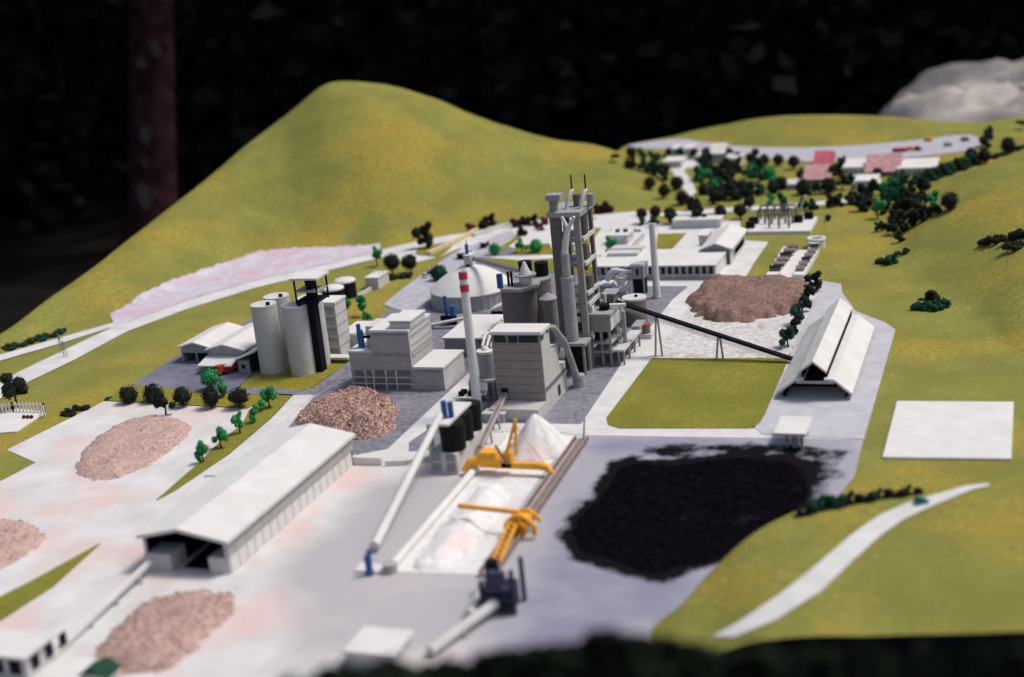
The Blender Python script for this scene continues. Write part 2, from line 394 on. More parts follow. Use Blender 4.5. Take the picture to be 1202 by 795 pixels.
COAL = [(712, 546), (738, 534), (768, 538), (800, 538), (850, 530), (905, 529), (945, 534), (965, 550), (968, 572), (955, 597), (925, 616), (890, 640), (862, 658), (835, 670), (800, 674), (765, 688), (740, 682), (705, 664), (672, 660), (655, 640), (660, 615), (680, 592), (704, 570)]
def wpoly(px, k=1): return [(p.x, p.y) for p in (G(u, v) for u, v in (chaikin(px, k) if k else px))]
yp_ = wpoly([(274, 674), (411, 549), (560, 543), (600, 506), (670, 508), (1014, 515), (1003, 560), (960, 612), (905, 652), (850, 705), (790, 785), (520, 790), (330, 805), (262, 800), (285, 730)], 0)
lp_ = wpoly([(668, 500), (1030, 505), (1040, 560), (980, 640), (905, 700), (850, 760), (790, 800), (520, 800), (575, 700), (600, 645)], 0)
cp_ = wpoly(COAL); dp_ = wpoly([(735, 517), (1010, 519), (995, 562), (965, 600), (950, 560), (900, 545), (760, 545)])
st = .12; X0_, X1_ = min(p[0] for p in yp_), max(p[0] for p in yp_); Y0_, Y1_ = min(p[1] for p in yp_), max(p[1] for p in yp_); nx_, ny_ = int((X1_ - X0_) / st) + 2, int((Y1_ - Y0_) / st) + 2
ids, vs_, co_, li_, ce_ = {}, [], [], [], []
for i in range(nx_):
    for j in range(ny_):
        x, y = X0_ + i * st, Y0_ + j * st
        if not inside(yp_, x, y):
            if edged(yp_, x, y) > st * 1.5: continue
            best = None
            for q in range(len(yp_)):
                a, b = yp_[q], yp_[q - 1]; dx, dy = b[0] - a[0], b[1] - a[1]; t = max(0, min(1, ((x - a[0]) * dx + (y - a[1]) * dy) / (dx * dx + dy * dy + 1e-9))); w_ = (a[0] + t * dx, a[1] + t * dy); dd_ = math.hypot(x - w_[0], y - w_[1])
                if best is None or dd_ < best[0]: best = (dd_, w_)
            x, y = best[1]
        ids[i, j] = len(vs_); vs_.append((x, y, .016)); dc = edged(cp_, x, y) * (1 if inside(cp_, x, y) else -1); dd = edged(dp_, x, y) * (1 if inside(dp_, x, y) else -1)
        co_.append(max(sst((dc + .45) / .9), .60 * sst((dd + .3) / .7))); li_.append(sst((.5 + edged(lp_, x, y) * (1 if inside(lp_, x, y) else -1)) / 1.6)); ce_.append(sst(edged(yp_, x, y) / 1.3))
mb = MB(); mb.add(vs_, [(ids[i, j], ids[i + 1, j], ids[i + 1, j + 1], ids[i, j + 1]) for i in range(nx_) for j in range(ny_) if (i, j) in ids and (i + 1, j) in ids and (i + 1, j + 1) in ids and (i, j + 1) in ids])
m = mat('works_yard_ground', (.62, .605, .595), .8, .06, 1.3, .1, 50, (.64, .49, .47), .55, .49, .66, detail=8); n = m.node_tree.nodes; L = m.node_tree.links; bs = n['Principled BSDF']; src = bs.inputs['Base Color'].links[0].from_socket
tc = n.new('ShaderNodeTexCoord')
def blend(attr, sc, det, k, lo, hi, a, colr):
    at = n.new('ShaderNodeAttribute'); at.attribute_name = attr; t = n.new('ShaderNodeTexNoise'); t.inputs['Scale'].default_value = sc; t.inputs['Detail'].default_value = det; t.inputs['Roughness'].default_value = .62; L.new(tc.outputs['Object'], t.inputs['Vector'])
    ma = n.new('ShaderNodeMath'); ma.operation = 'MULTIPLY_ADD'; ma.inputs[1].default_value = k; L.new(t.outputs[0], ma.inputs[0]); L.new(at.outputs['Fac'], ma.inputs[2])
    r = n.new('ShaderNodeMapRange'); r.inputs['From Min'].default_value = lo; r.inputs['From Max'].default_value = hi; L.new(ma.outputs[0], r.inputs['Value'])
    x = n.new('ShaderNodeMix'); x.data_type = 'RGBA'; L.new(r.outputs[0], x.inputs[0]); L.new(a, x.inputs[6])
    if isinstance(colr, tuple): x.inputs[7].default_value = (*colr, 1)
    else: L.new(colr, x.inputs[7])
    return x.outputs[2]
c0_ = blend('centre', .5, 10, 1.8, 1.05, 1.95, src, (.42, .405, .42)); c1_ = blend('lilac', .8, 8, 1.2, .75, 1.25, c0_, (.345, .335, .39)); c2_ = blend('lilac', .35, 9, 2.2, 1.9, 2.3, c1_, (.24, .235, .31)); c3_ = blend('coal', 1.3, 12, 1.5, 1.12, 1.38, c2_, (.0045, .004, .006)); L.new(c3_, bs.inputs['Base Color']); bs.inputs['Specular IOR Level'].default_value = .06
o = struct('works_yard', mb, m)
for nm_, dat in (('coal', co_), ('lilac', li_), ('centre', ce_)): at = o.data.attributes.new(nm_, 'FLOAT', 'POINT'); at.data.foreach_set('value', dat)
sheet('asphalt', [(338, 503), (368, 466), (412, 430), (416, 400), (440, 378), (470, 350), (484, 330), (508, 314), (528, 300), (560, 286), (600, 290), (700, 318), (700, 336), (806, 336), (796, 357), (733, 423), (684, 500), (655, 498), (560, 500), (540, 520), (507, 528), (478, 534), (410, 534), (395, 505)], 'asph', .016)
sheet('road', [(412, 546), (414, 536), (455, 528), (551, 438), (580, 402), (594, 402), (568, 440), (505, 503), (480, 520), (480, 531), (505, 530), (505, 540)], 'road', .026)
sheet('road', [(540, 508), (556, 497), (690, 499), (895, 504), (1012, 517), (690, 512), (640, 507)], 'road', .024)
sheet('road', [(678, 505), (733, 423), (790, 352), (812, 334), (830, 334), (802, 370), (765, 422), (714, 505)], 'road', .030)
sheet('stockyard', [(758, 421), (926, 421), (966, 340), (960, 325), (905, 330), (870, 326), (812, 336)], 'gravelsheet', .020, 0, .2)
sheet('plaza', [(895, 511), (1014, 517), (1051, 388), (1040, 380), (1004, 366), (989, 345), (987, 334), (966, 331), (926, 421), (897, 490), (886, 503)], 'plaza', .034)
sheet('lawn', [(765, 422), (926, 422), (898, 488), (892, 498), (880, 504), (728, 504), (714, 500), (712, 492)], 'lawn', .042)
# long grass strips in the pale yard
sheet('grass_strip', [(184, 588), (232, 546), (262, 516), (284, 500), (293, 482), (318, 467), (344, 466), (318, 492), (270, 533), (236, 556), (205, 577)], 'lawn', .036)
sheet('grass_strip', [(126, 471), (290, 480), (302, 474), (330, 466), (320, 461), (268, 464), (160, 453), (140, 458)], 'lawn', .032)
sheet('grass_strip', [(-60, 730), (-20, 712), (40, 682), (118, 639), (62, 690), (0, 730), (-60, 770)], 'lawn', .036)
# workshop yard and the kerb of pale card round it
sheet('workshop_yard', [(155, 452), (212, 416), (300, 372), (320, 365), (360, 380), (306, 428), (268, 467)], 'pad', .022)
sheet('silo_lawn', [(272, 462), (300, 440), (296, 430), (392, 400), (412, 424), (362, 458)], 'lawn', .030)
sheet('road', [(268, 467), (292, 456), (360, 459), (368, 457), (412, 424), (413, 433), (368, 465), (320, 463)], 'asph', .034)
sheet('road', [(345, 465), (368, 465), (303, 523), (262, 560), (240, 560), (272, 533), (320, 492)], 'road', .040)
# far paving behind the works
sheet('far_yard', [(446, 300), (480, 288), (520, 280), (560, 271), (640, 257), (760, 247), (775, 262), (868, 258), (872, 282), (902, 284), (886, 307), (872, 330), (806, 337), (700, 338), (690, 322), (600, 318), (564, 301), (540, 291), (516, 301), (488, 308)], 'road', .012)
sheet('service_road', [(450, 358), (474, 338), (508, 314), (528, 300), (545, 291), (600, 270), (606, 277), (570, 298), (540, 312), (505, 350), (482, 368)], 'lroad', .022)
sheet('lawn', [(487, 299), (491, 291), (539, 282), (520, 299), (513, 302)], 'lawn', .024)
sheet('lawn', [(584, 292), (606, 278), (612, 278), (590, 295)], 'lawn', .026)
sheet('lawn', [(600, 299), (607, 288), (645, 286), (652, 299)], 'lawn', .024)
sheet('lawn', [(560, 303), (612, 306), (700, 303), (700, 322), (640, 320), (600, 316)], 'lawn', .026)
sheet('lawn', [(772, 275), (806, 274), (782, 300), (770, 300)], 'lawn', .024)
sheet('lawn', [(664, 285), (700, 268), (706, 268), (690, 290), (690, 300), (664, 300)], 'lawn', .026)
sheet('road', [(560, 302), (652, 300), (700, 300), (700, 303), (650, 304), (610, 306)], 'road', .030)
# village roads
sheet('far_road', [(735, 170), (800, 162), (830, 168), (880, 173), (960, 174), (1050, 168), (1135, 157), (1152, 163), (1148, 176), (1100, 182), (1040, 188), (960, 191), (900, 187), (860, 181), (800, 176), (740, 174)], 'lroad', .03, 1)
sheet('village_road', [(778, 188), (820, 187), (820, 197), (800, 198), (812, 212), (818, 228), (808, 232), (796, 212), (785, 198)], 'road', .03, 1)
sheet('village_road', [(740, 252), (830, 246), (935, 239), (1020, 232), (1022, 235), (935, 244), (830, 251), (745, 256)], 'road', .026)
sheet('village_road', [(1000, 190), (1030, 190), (1036, 222), (1004, 224)], 'road', .028)
# roads on the slopes
ribbon('hill_road', [(-60, 488), (20, 438), (80, 409), (150, 376), (220, 353), (300, 328), (380, 310), (446, 294), (500, 281), (560, 271), (610, 262)],
       [(-60, 510), (20, 455), (85, 424), (150, 389), (220, 363), (300, 338), (380, 319), (450, 302), (500, 288), (560, 277), (610, 266)], 'road', .02, 110, 4)
ribbon('hill_road', [(-60, 438), (0, 417), (70, 397), (130, 380), (150, 376)], [(-60, 448), (0, 424), (70, 404), (130, 385), (150, 386)], 'road', .024, 40, 3)
ribbon('cut_slope', [(128, 371), (150, 358), (167, 346), (200, 330), (235, 318), (262, 309), (288, 301), (300, 296), (340, 292), (393, 290), (446, 287)],
       [(134, 381), (150, 378), (190, 364), (235, 348), (285, 334), (310, 327), (350, 318), (400, 307), (446, 295)], 'scar', .03, 110, 8, jag=1.3)
ribbon('cut_slope', [(20, 440), (50, 430), (75, 418), (100, 403), (118, 396)], [(22, 446), (55, 436), (85, 420), (104, 410), (120, 402)], 'scar', .012, 60, 3, jag=1.6)
ribbon('hill_road', [(836, 748), (870, 729), (920, 695), (950, 671), (1000, 628), (1033, 605), (1067, 590), (1133, 571), (1160, 568)],
       [(862, 749), (912, 728), (965, 694), (1000, 660), (1033, 630), (1060, 611), (1087, 598), (1140, 576), (1162, 571)], 'road', .02, 70, 4)

# ================================================================== BACKGROUND
mb = MB(); mb.add([(-500, -60, -8), (500, -60, -8), (500, 600, -8), (-500, 600, -8)], [(0, 1, 2, 3)])
MT['soil'] = mat('dark_soil', (.010, .009, .008), .95, .3, .3, .5, 2, spec=.05)
struct('ground', mb, 'soil')
MT['wood'] = leaf_mat('dark_forest_leaves', (.009, .011, .009), (.026, .030, .024))
def leafquads(mb, pts_fn, n, size, flat=.5):
    for _ in range(n):
        p, s = pts_fn(), size * random.uniform(.5, 1.3)
        a = Vector((random.gauss(0, 1), random.gauss(0, 1), random.gauss(0, 1) * flat)).normalized(); b = a.cross(Vector((random.gauss(0, 1), random.gauss(0, 1), random.gauss(0, 1)))).normalized()
        a *= s; b *= s * .7; mb.add([p - a, p - a * .2 + b, p + a, p - a * .2 - b], [(0, 1, 2, 3)])
def wall_pt():
    az = random.uniform(-radians(62), radians(30)); d = random.gauss(118, 7); return Vector((sin(az) * d, cos(az) * d, random.uniform(-8, 30) if random.random() < .8 else random.uniform(-8, 0)))
mb = MB(); leafquads(mb, wall_pt, 34000, 1.0)
o = link('forest_undergrowth', mb.mesh('forest_undergrowth', MT['wood'])); o['kind'] = 'stuff'; o['label'] = 'dark out-of-focus forest undergrowth behind the model'
mb = MB(); vsl = []; 
for i in range(61):
    az = -radians(85) + i * radians(150) / 60
    for d, z in ((128, -8), (134, 6), (140, 34), (175, 42)): vsl.append((sin(az) * d, cos(az) * d, z + random.uniform(-1, 1) * (z > -8)))
mb.add(vsl, [(i * 4 + j, (i + 1) * 4 + j, (i + 1) * 4 + j + 1, i * 4 + j + 1) for i in range(60) for j in range(3)], True)
struct('wooded_bank', mb, 'soil')
# the reddish trunk with pale lichen spots
MT['bark'] = mat('reddish_bark', (.045, .016, .020), .9, .35, 1.2, .8, 3, (.022, .008, .012), .5, .45, .7, spec=.1)
MT['lichen'] = mat('pale_lichen', (.055, .045, .052), .9, .2, 3, .3, 10)
def trunk(u, vb, d, r, lab, m='bark', spots=()):
    az_d = ray(u, vb); k = d / sqrt(az_d.x ** 2 + az_d.y ** 2); x, y = az_d.x * k, az_d.y * k
    t = thing('forest_tree', lab, 'tree', (x, y, -8)); mb = MB()
    top = proj(x, y, 6)
    def onr(uu, vv): rr = ray(uu, vv); kk = d / sqrt(rr.x ** 2 + rr.y ** 2); return Vector((rr.x * kk, rr.y * kk, CAM_Z + rr.z * kk))
    la, lb = onr(u, vb), onr(u, 0); lean = (lb - la) / (lb.z - la.z); x, y = (la + lean * (-8 - la.z)).x, (la + lean * (-8 - la.z)).y
    t.location = (x, y, -8)
    pts = [Vector((x, y, -8)) + lean * (i * 3.0) + Vector((.1 * sin(i * .9), .1 * cos(i * 1.3), 0)) for i in range(13)]; x, y = la.x, la.y
    mb.tube(pts, [r * (1.5 if i == 0 else 1.08 - i * .03) for i in range(13)], 18); P(t, 'trunk', mb, m)
    mb = MB()
    for i in range(6, 12):
        a = i * 2.1; p = pts[i]; q = p + Vector((cos(a) * 7, sin(a) * 7, 4)); mb.tube([p, p.lerp(q, .5) + Vector((0, 0, .8)), q], [r * .3, r * .2, r * .08], 6)
    P(t, 'limb', mb, m)
    mb = MB()
    leafquads(mb, lambda: Vector((x + random.gauss(0, 5), y + random.gauss(0, 5), random.gauss(24, 4))), 1500, 1.3); P(t, 'crown', mb, 'wood')
    for su, sv, sr in spots:
        rr = ray(su, sv); kk = (sqrt(x * x + y * y) - r * 1.0) / sqrt(rr.x ** 2 + rr.y ** 2); c = Vector((0, 0, CAM_Z)) + rr * kk
        mb = MB(); dirc = Vector((-x, -y, 0)).normalized(); sx = dirc.cross(Vector((0, 0, 1)))
        prof = [c + sx * cos(q * pi / 5) * sr * random.uniform(.7, 1.1) + Vector((0, 0, 1)) * sin(q * pi / 5) * sr * random.uniform(.9, 1.5) - dirc * .06 for q in range(10)]
        fr = [p_ + dirc * .16 for p_ in prof]; mb.add(prof + fr, [tuple(range(10, 20))] + [(i, (i + 1) % 10, 10 + (i + 1) % 10, 10 + i) for i in range(10)]); P(t, 'lichen_patch', mb, 'lichen')
trunk(178, 230, 92, 1.45, 'straight reddish tree trunk with pale spots behind the left slope of the hill', 'bark', [(171, 158, .45), (172, 188, .3), (170, 230, .6), (183, 58, .4), (166, 74, .3), (176, 262, .3)])
MT['barkd'] = mat('black_bark', (.008, .007, .010), .9, .35, 1.2, .8, 3, spec=.1)
trunk(90, 200, 108, .8, 'thin dark tree trunk at the left of the reddish trunk', 'barkd')
trunk(330, 80, 112, .9, 'dark tree trunk standing behind the hilltop', 'barkd')
trunk(720, 80, 114, .9, 'dark tree trunk in the gloom above the far village', 'barkd')
trunk(985, 60, 112, .8, 'dark tree trunk left of the pale rock mound', 'barkd')
# pale rock mound at the right
MT['rock'] = mat('pale_rock', (.46, .415, .38), .95, .12, .6, .6, 1.5, (.30, .24, .19), .35, .62, .72, detail=8)
def rockmound(uc, d, rx, ry, top, lab, seed):
    rr = ray(uc, 150); k = d / sqrt(rr.x ** 2 + rr.y ** 2); cx, cy = rr.x * k, rr.y * k; rt_ = ray(uc, top); top = CAM_Z + rt_.z * d / sqrt(rt_.x ** 2 + rt_.y ** 2); rnd = random.Random(seed); n = 54; m = 26; vsl = []
    ph = [rnd.uniform(0, 6.3) for _ in range(8)]
    for j in range(m + 1):
        for i in range(n):
            a = 2 * pi * i / n; e = j / m; prof_ = (1 - e ** 6.0) * (1 + .05 * sin(a * 4 + e * 7 + seed) * (e > .1))
            wob = 1 + .10 * sin(a * 3 + ph[0]) + .07 * sin(a * 7 + ph[1]) + .04 * sin(a * 13 + ph[2])
            z = -8 + (top + 8) * prof_ * (1 + .03 * sin(a * 5 + e * 9 + ph[3]) + .02 * sin(a * 11 - e * 14)); vsl.append((cx + cos(a) * rx * max(e, .001) * wob, cy + sin(a) * ry * max(e, .001) * wob, z + rnd.uniform(-.12, .12)))
    mb = MB(); mb.add(vsl, [(j * n + i, j * n + (i + 1) % n, (j + 1) * n + (i + 1) % n, (j + 1) * n + i) for j in range(m) for i in range(n)], True)
    one('rock_mound', lab, 'rock', mb, 'rock', loc=(cx, cy, -8))
rockmound(1195, 84, 9.6, 6, 106, 'broad pale rock mound behind the far right corner of the model', 3)
rockmound(1235, 98, 10.5, 6, 74, 'higher pale rock mound rising behind the broad one at the right', 5)
# dark shrubs in front of the model, far out of focus
MT['shrub'] = leaf_mat('dark_shrub_leaves', (.005, .009, .005), (.016, .028, .010))
def shrub(u, vtop, d, r, lab):
    d *= .8; r *= .85
    rr = ray(u, vtop); k = d / sqrt(rr.x ** 2 + rr.y ** 2); x, y = rr.x * k, rr.y * k; zt = CAM_Z + rr.z * k
    t = thing('foreground_shrub', lab, 'shrub', (x, y, -8), 'dark shrubs in front of the model')
    mb = MB(); mb.tube([(x, y, -8), (x + .1, y, -3), (x, y + .1, zt - r)], [.16, .12, .06], 8); mb.tube([(x, y, -5), (x + .7, y + .2, -2), (x + 1, y, zt - r * 1.5)], [.09, .07, .03], 7); P(t, 'stem', mb, 'trunk')
    mb = MB()
    def pt():
        while True:
            q = Vector((random.uniform(-1, 1), random.uniform(-1, 1), random.uniform(-1, 1)))
            if q.length < 1: return Vector((x + q.x * r, y + q.y * r * .8, zt - r * 1.7 + q.z * r * 1.7))
    leafquads(mb, pt, 3200, .10); mb.dome(x, y, zt - r * 2.4, r * .8, r * 1.7, 14, 5); mb.cyl(x, y, zt - r * 3.2, zt - r * 2.4, r * .5, r * .8, 14); P(t, 'foliage', mb, 'shrub')
for u_, v_, d_, r_, l_ in ((395, 786, 13.9, .55, 'dark blurred shrub at the bottom edge below the pale roof, leftmost of its row'), (455, 780, 13.6, .6, 'dark blurred shrub just below the blurred white roof'), (520, 779, 13.7, .55, 'dark blurred shrub between the white roof and the front conveyor'),
                           (585, 768, 13.4, .65, 'dark blurred shrub under the lower end of the front conveyor'), (650, 755, 13.3, .7, 'dark blurred shrub below the dark machine at the front'), (712, 742, 13.2, .7, 'tallest dark blurred shrub in the middle of the bottom edge'), (772, 748, 13.4, .65, 'dark blurred shrub at the foot of the front right hill'),
                           (345, 803, 13.9, .5, 'low dark blurred shrub below the pink chip heap'), (825, 764, 13.5, .5, 'low dark blurred shrub at the lower end of the curving road'),
                           (890, 762, 13.5, .5, 'low dark blurred shrub right of the lower end of the curving road'), (955, 764, 13.5, .5, 'low dark blurred shrub below the middle of the front right hill'), (1020, 762, 13.4, .5, 'low dark blurred shrub at the bottom edge, fourth from the right corner'), (1085, 763, 13.4, .5, 'low dark blurred shrub at the bottom edge, third from the right corner'), (1150, 761, 13.3, .5, 'low dark blurred shrub at the bottom edge, second from the right corner'), (1212, 762, 13.3, .5, 'low dark blurred shrub cut by the bottom right corner')):
    shrub(u_, v_, d_, r_, l_)
# ================================================================== BUILDINGS OF THE WORKS
def fbox(mb, y, u0, v0, u1, v1, dy=.012, back=0):
    """panel standing dy proud of a front wall at Y = y, between two picture corners"""
    a, b = atY(u0, v0, y), atY(u1, v1, y); mb.box(min(a.x, b.x), y - dy, min(a.z, b.z), max(a.x, b.x), y + back, max(a.z, b.z)); return mb
def cyl_at(u, vf, rpx, vtop):
    """upright cylinder from the picture row of its front foot, half width and the row of its front top rim"""
    f = G(u, vf); r = rpx * scale_at(f); d = Vector((f.x, f.y, 0)).normalized(); c = f + d * r; return c.x, c.y, r, HT(f, vtop)
# ---- long shed in the front yard
y0 = (G(172, 668).y + G(272, 674).y) / 2; x0, x1 = G(172, 669).x, G(272, 673).x; y1 = G(410, 545).y
e = atY(264, 635, y0).z; ap = atY(209, 618, y0); el = atY(166, 628, y0); zl = e
t = thing('long_shed', 'long white shed with open dark gable end and panelled side wall in the front yard', 'shed', ((x0 + x1) / 2, y0, 0))
zm = e * .50; th = .05
mb = MB(); mb.box(x1 - .05, y0, 0, x1, y1, e); P(t, 'side_wall', mb, 'card2')
mb = MB(); mb.box(x0, y0, 0, x0 + .05, y1, zl); P(t, 'side_wall', mb, 'card2')
mb = MB(); mb.profile([(x0, 0), (x1, 0), (x1, e), (ap.x, ap.z - .05), (x0, zl)], y1 - .05, y1); P(t, 'end_wall', mb, 'card2')
mb = MB(); xl = el.x - .05; xr = x1 + .09
mb.profile([(xl, zl - .02), (ap.x, ap.z - .06), (xr, e - .03), (xr, e + .03), (ap.x, ap.z), (xl, zl + .04)], y0 - .08, y1 + .06); P(t, 'roof', mb, 'card')
for xa, xb in ((x0 - .002, x0 + .50), (x1 - .36, x1 - .052)):
    mb = MB(); mb.box(xa + .002, y0 - .03, 0, xb, y0 + .45, zm); P(t, 'inner_bench', mb, 'card2'); mb = MB(); mb.box(xa + .002, y0 + .452, .012, xb, y1 - .1, zm); P(t, 'inner_bench', mb, 'navy')  # bench runs behind the front ends coloured navy as indoor shade
mb = MB(); mb.box(x0 + .051, y0 + .03, zm + .01, x0 + .06, y1 - .06, zl - .08); P(t, 'painted_shade', mb, 'navy'); mb = MB(); mb.box(x1 - .06, y0 + .03, zm + .01, x1 - .051, y1 - .06, e - .05); P(t, 'painted_shade', mb, 'navy')  # added navy sheets that put the interior shade on the walls
mb = MB(); mb.profile([(x0 + .07, zl - .06), (ap.x, ap.z - .10), (x1 - .07, e - .06), (x1 - .07, e - .07), (ap.x, ap.z - .115), (x0 + .07, zl - .075)], y0 + .02, y1 - .06); P(t, 'painted_shade', mb, 'navy')  # same painted shade under the roof
mb = MB(); mb.box(x0 + .63, y0 + .12, .014, x1 - .43, y1 - .06, .02); P(t, 'painted_shade_floor', mb, 'navy')  # navy sheet painting the shade on the shed floor
npan = 17; me0 = None; dy = (y1 - y0 - .1) / npan
for i in range(npan):
    mb = MB(); ya = y0 + .04 + i * dy
    mb.box(x1 + .001, ya, .02, x1 + .02, ya + dy * .90, zm)
    me0 = me0 or mb.mesh('wall_panel', MT['card'], (x1, ya, 0)); link('wall_panel', me0, t, Vector((x1, ya, 0)) - t.location)
mb = MB(); mb.box(x1 + .001, y0, zm + .02, x1 + .03, y1, e - .04); P(t, 'upper_cladding', mb, 'concgrey')
# ---- belt gallery running from the shed to the bottom left
def gallery(name, label, a, b, wd, ht, m, mtop=None, legs=(), group=None, legm='concgrey', cat='conveyor'):
    a, b = Vector(a), Vector(b); t = thing(name, label, cat, (a.x, a.y, 0), group)
    mb = MB(); mb.beam(a, b, wd, ht); P(t, 'belt_gallery', mb, m)
    if mtop:
        up = Vector((0, 0, ht / 2 + .006)); mb = MB(); mb.beam(a + up, b + up, wd * .5, .012); P(t, 'belt', mb, mtop)
    for k in legs:
        p = a.lerp(b, k)
        for s_ in (-1, 1):
            n = (b - a).cross(Vector((0, 0, 1))).normalized() * wd * .45 * s_
            if p.z - ht / 2 > .05: mb = MB(); mb.beam((p.x + n.x * 1.4, p.y + n.y * 1.4, 0), (p.x + n.x, p.y + n.y, p.z - ht / 2), .03, .03); P(t, 'leg', mb, legm)
    return t
a = G(177, 658, .22); b = G(60, 771, .07)
gallery('shed_conveyor', 'low white conveyor running from the open shed end to the bottom left corner', a, b, .08, .07, 'card', None, (.15, .4, .65))
# ---- small flat-roofed building at the bottom left corner
zb = .42; A = G(-40, 768, zb); B = G(30, 771, zb); D = G(46, 742, zb)
t = thing('corner_building', 'small white flat-roofed building with dark openings in the bottom left corner', 'building', (B.x - .5, B.y, 0))
mb = MB(); mb.box(A.x, B.y + .04, 0, B.x - .06, D.y - .05, zb - .05); P(t, 'wall', mb, 'card2')
mb = MB(); mb.box(A.x - .05, B.y - .04, zb - .048, B.x, D.y, zb); P(t, 'roof', mb, 'card')
for k in range(4):
    xx = B.x - .16 - k * .32; mb = MB(); mb.box(xx - .2, B.y + .02, .10, xx, B.y + .038, .32); P(t, 'opening', mb, 'navy')
for k in range(3):
    yy = B.y + .15 + k * .33; mb = MB(); mb.box(B.x - .058, yy, .12, B.x - .04, yy + .16, .32); P(t, 'opening', mb, 'navy')
A = G(34, 806, .1); B = G(142, 806, .1); D = G(150, 776, .1)
mb = MB(); mb.box(A.x, B.y, .012, D.x, D.y, .1)
one('low_platform', 'low white platform at the bottom edge beside the corner building', 'platform', mb, 'card', loc=((A.x + D.x) / 2, B.y, 0))
c = G(112, 800, .1); t = thing('green_hut', 'little hut with a dark green pitched roof on the low white platform', 'hut', (c.x, c.y, .1))
mb = MB(); mb.box(c.x - .18, c.y, .102, c.x + .18, c.y + .3, .20); P(t, 'wall', mb, 'card'); MT['groof'] = mat('green_roof', (.008, .05, .025), .8)
mb = MB(); mb.profile([(c.x - .24, .18), (c.x, .29), (c.x + .24, .18), (c.x + .24, .21), (c.x, .32), (c.x - .24, .21)], c.y - .05, c.y + .35); P(t, 'roof', mb, 'groof')
# ---- blurred flat-roofed building at the bottom
zb = .28; A, B, D = G(402, 764, zb), G(466, 765, zb), G(482, 739, zb)
t = thing('low_building', 'low building with a plain white flat roof at the bottom centre', 'building', ((A.x + B.x) / 2, A.y, 0))
mb = MB(); mb.box(A.x + .05, A.y + .04, 0, B.x - .05, D.y - .04, zb - .05); P(t, 'wall', mb, 'card2')
mb = MB(); mb.box(A.x, A.y, zb - .048, B.x, D.y, zb); P(t, 'roof', mb, 'card')
# ---- dark transfer machine and its two white tubes
c = G(583, 726); c.y += .1; t = thing('transfer_station', 'dark blue-black transfer machine on posts at the front end of the rail', 'machine', (c.x, c.y, 0))
for dx, dy_ in ((-.28, 0), (.22, 0), (-.28, .45), (.22, .45)): mb = MB(); mb.box(c.x + dx, c.y + dy_, 0, c.x + dx + .06, c.y + dy_ + .06, .75 if dx > 0 else .5); P(t, 'post', mb, 'bluegrey')
mb = MB(); mb.box(c.x - .24, c.y + .04, .05, c.x + .2, c.y + .42, .42); mb.profx([(c.y + .04, .422), (c.y + .3, .422), (c.y + .3, .6), (c.y + .15, .62)], c.x - .2, c.x + .05); P(t, 'housing', mb, 'bluegrey')
for k in range(4): mb = MB(); mb.box(c.x - .26, c.y - .03, .12 + k * .14, c.x + .26, c.y - .005, .15 + k * .14); P(t, 'rail', mb, 'bluegrey')
mb = MB(); mb.cyl(c.x - .32, c.y + .7, 0, .55, .14, .1, 14); P(t, 'drum', mb, 'navy')
a = atY(581, 708, c.y); b = G(505, 764, .10)
t = thing('front_conveyor', 'pale tube conveyor sloping down left from the dark machine to the bottom edge', 'conveyor', (a.x, a.y, 0)); mb = MB(); mb.tube([a, a.lerp(b, .5), b], .085, 10); P(t, 'tube', mb, 'card2')
mb = MB(); q = a.lerp(b, .55); mb.beam((q.x - .1, q.y, 0), (q.x, q.y, q.z), .04, .04); mb.beam((q.x + .1, q.y, 0), (q.x, q.y, q.z), .04, .04); P(t, 'trestle', mb, 'concgrey')
a = atY(566, 691, c.y + .6); b = G(551, 722, .12)
t = thing('feed_chute', 'short pale chute beside the dark machine, above the longer tube', 'chute', (a.x, a.y, 0)); mb = MB(); mb.tube([a, b], .075, 10); P(t, 'tube', mb, 'card2'); mb = MB(); mb.cyl(a.x, a.y, 0, a.z, .03, .03, 8); P(t, 'post', mb, 'navy')
# ---- storage bed, its kerb conveyor and the double rail
sheet('storage_bed', [(462, 672), (557, 551), (592, 508), (674, 513), (640, 552), (590, 625), (566, 676)], mat('bed_dust', (.70, .69, .68), .9, .04, 4, .2, 60, (.64, .56, .55), .8, .55, .75), .024, 0)
a, b = G(458, 666, .09), G(557, 551, .09)
t = thing('bed_conveyor', 'straight white ground conveyor along the left edge of the storage bed', 'conveyor', (a.x, a.y, 0))
mb = MB(); mb.tube([a, b], .075, 10); P(t, 'tube', mb, 'card'); mb = MB(); mb.cyl(a.x, a.y, .024, .17, .12, .12, 14); P(t, 'tail_drum', mb, 'concgrey')
b2 = G(592, 511, .07); mb = MB(); mb.beam(b, b2, .08, .08); P(t, 'curb', mb, 'card')
A, B = G(573, 679), G(676, 523); xr = (G(676, 523).x + G(690, 523).x) / 2
t = thing('rail_track', 'raised brown double rail along the right edge of the storage bed', 'rail', (A.x, A.y, 0))
pa, pb = Vector((A.x, A.y, 0)), G(683, 520)
mb = MB(); mb.beam(pa + Vector((0, 0, .05)), pb + Vector((0, 0, .05)), .26, .06); P(t, 'bed', mb, 'railtop')
nrm = (pb - pa).cross(Vector((0, 0, 1))).normalized()
for s_ in (-.12, .13): mb = MB(); mb.beam(pa + nrm * s_ + Vector((0, 0, .12)), pb + nrm * s_ + Vector((0, 0, .12)), .035, .07); P(t, 'rail', mb, 'rail')
mb = MB(); mb.beam(pa + Vector((0, 0, .095)), pb + Vector((0, 0, .095)), .08, .02); P(t, 'belt', mb, 'rail')
mb = MB(); q = G(685, 519); mb.beam((q.x, q.y, 0), (q.x + .06, q.y, .5), .03, .03); P(t, 'end_post', mb, 'concgrey')
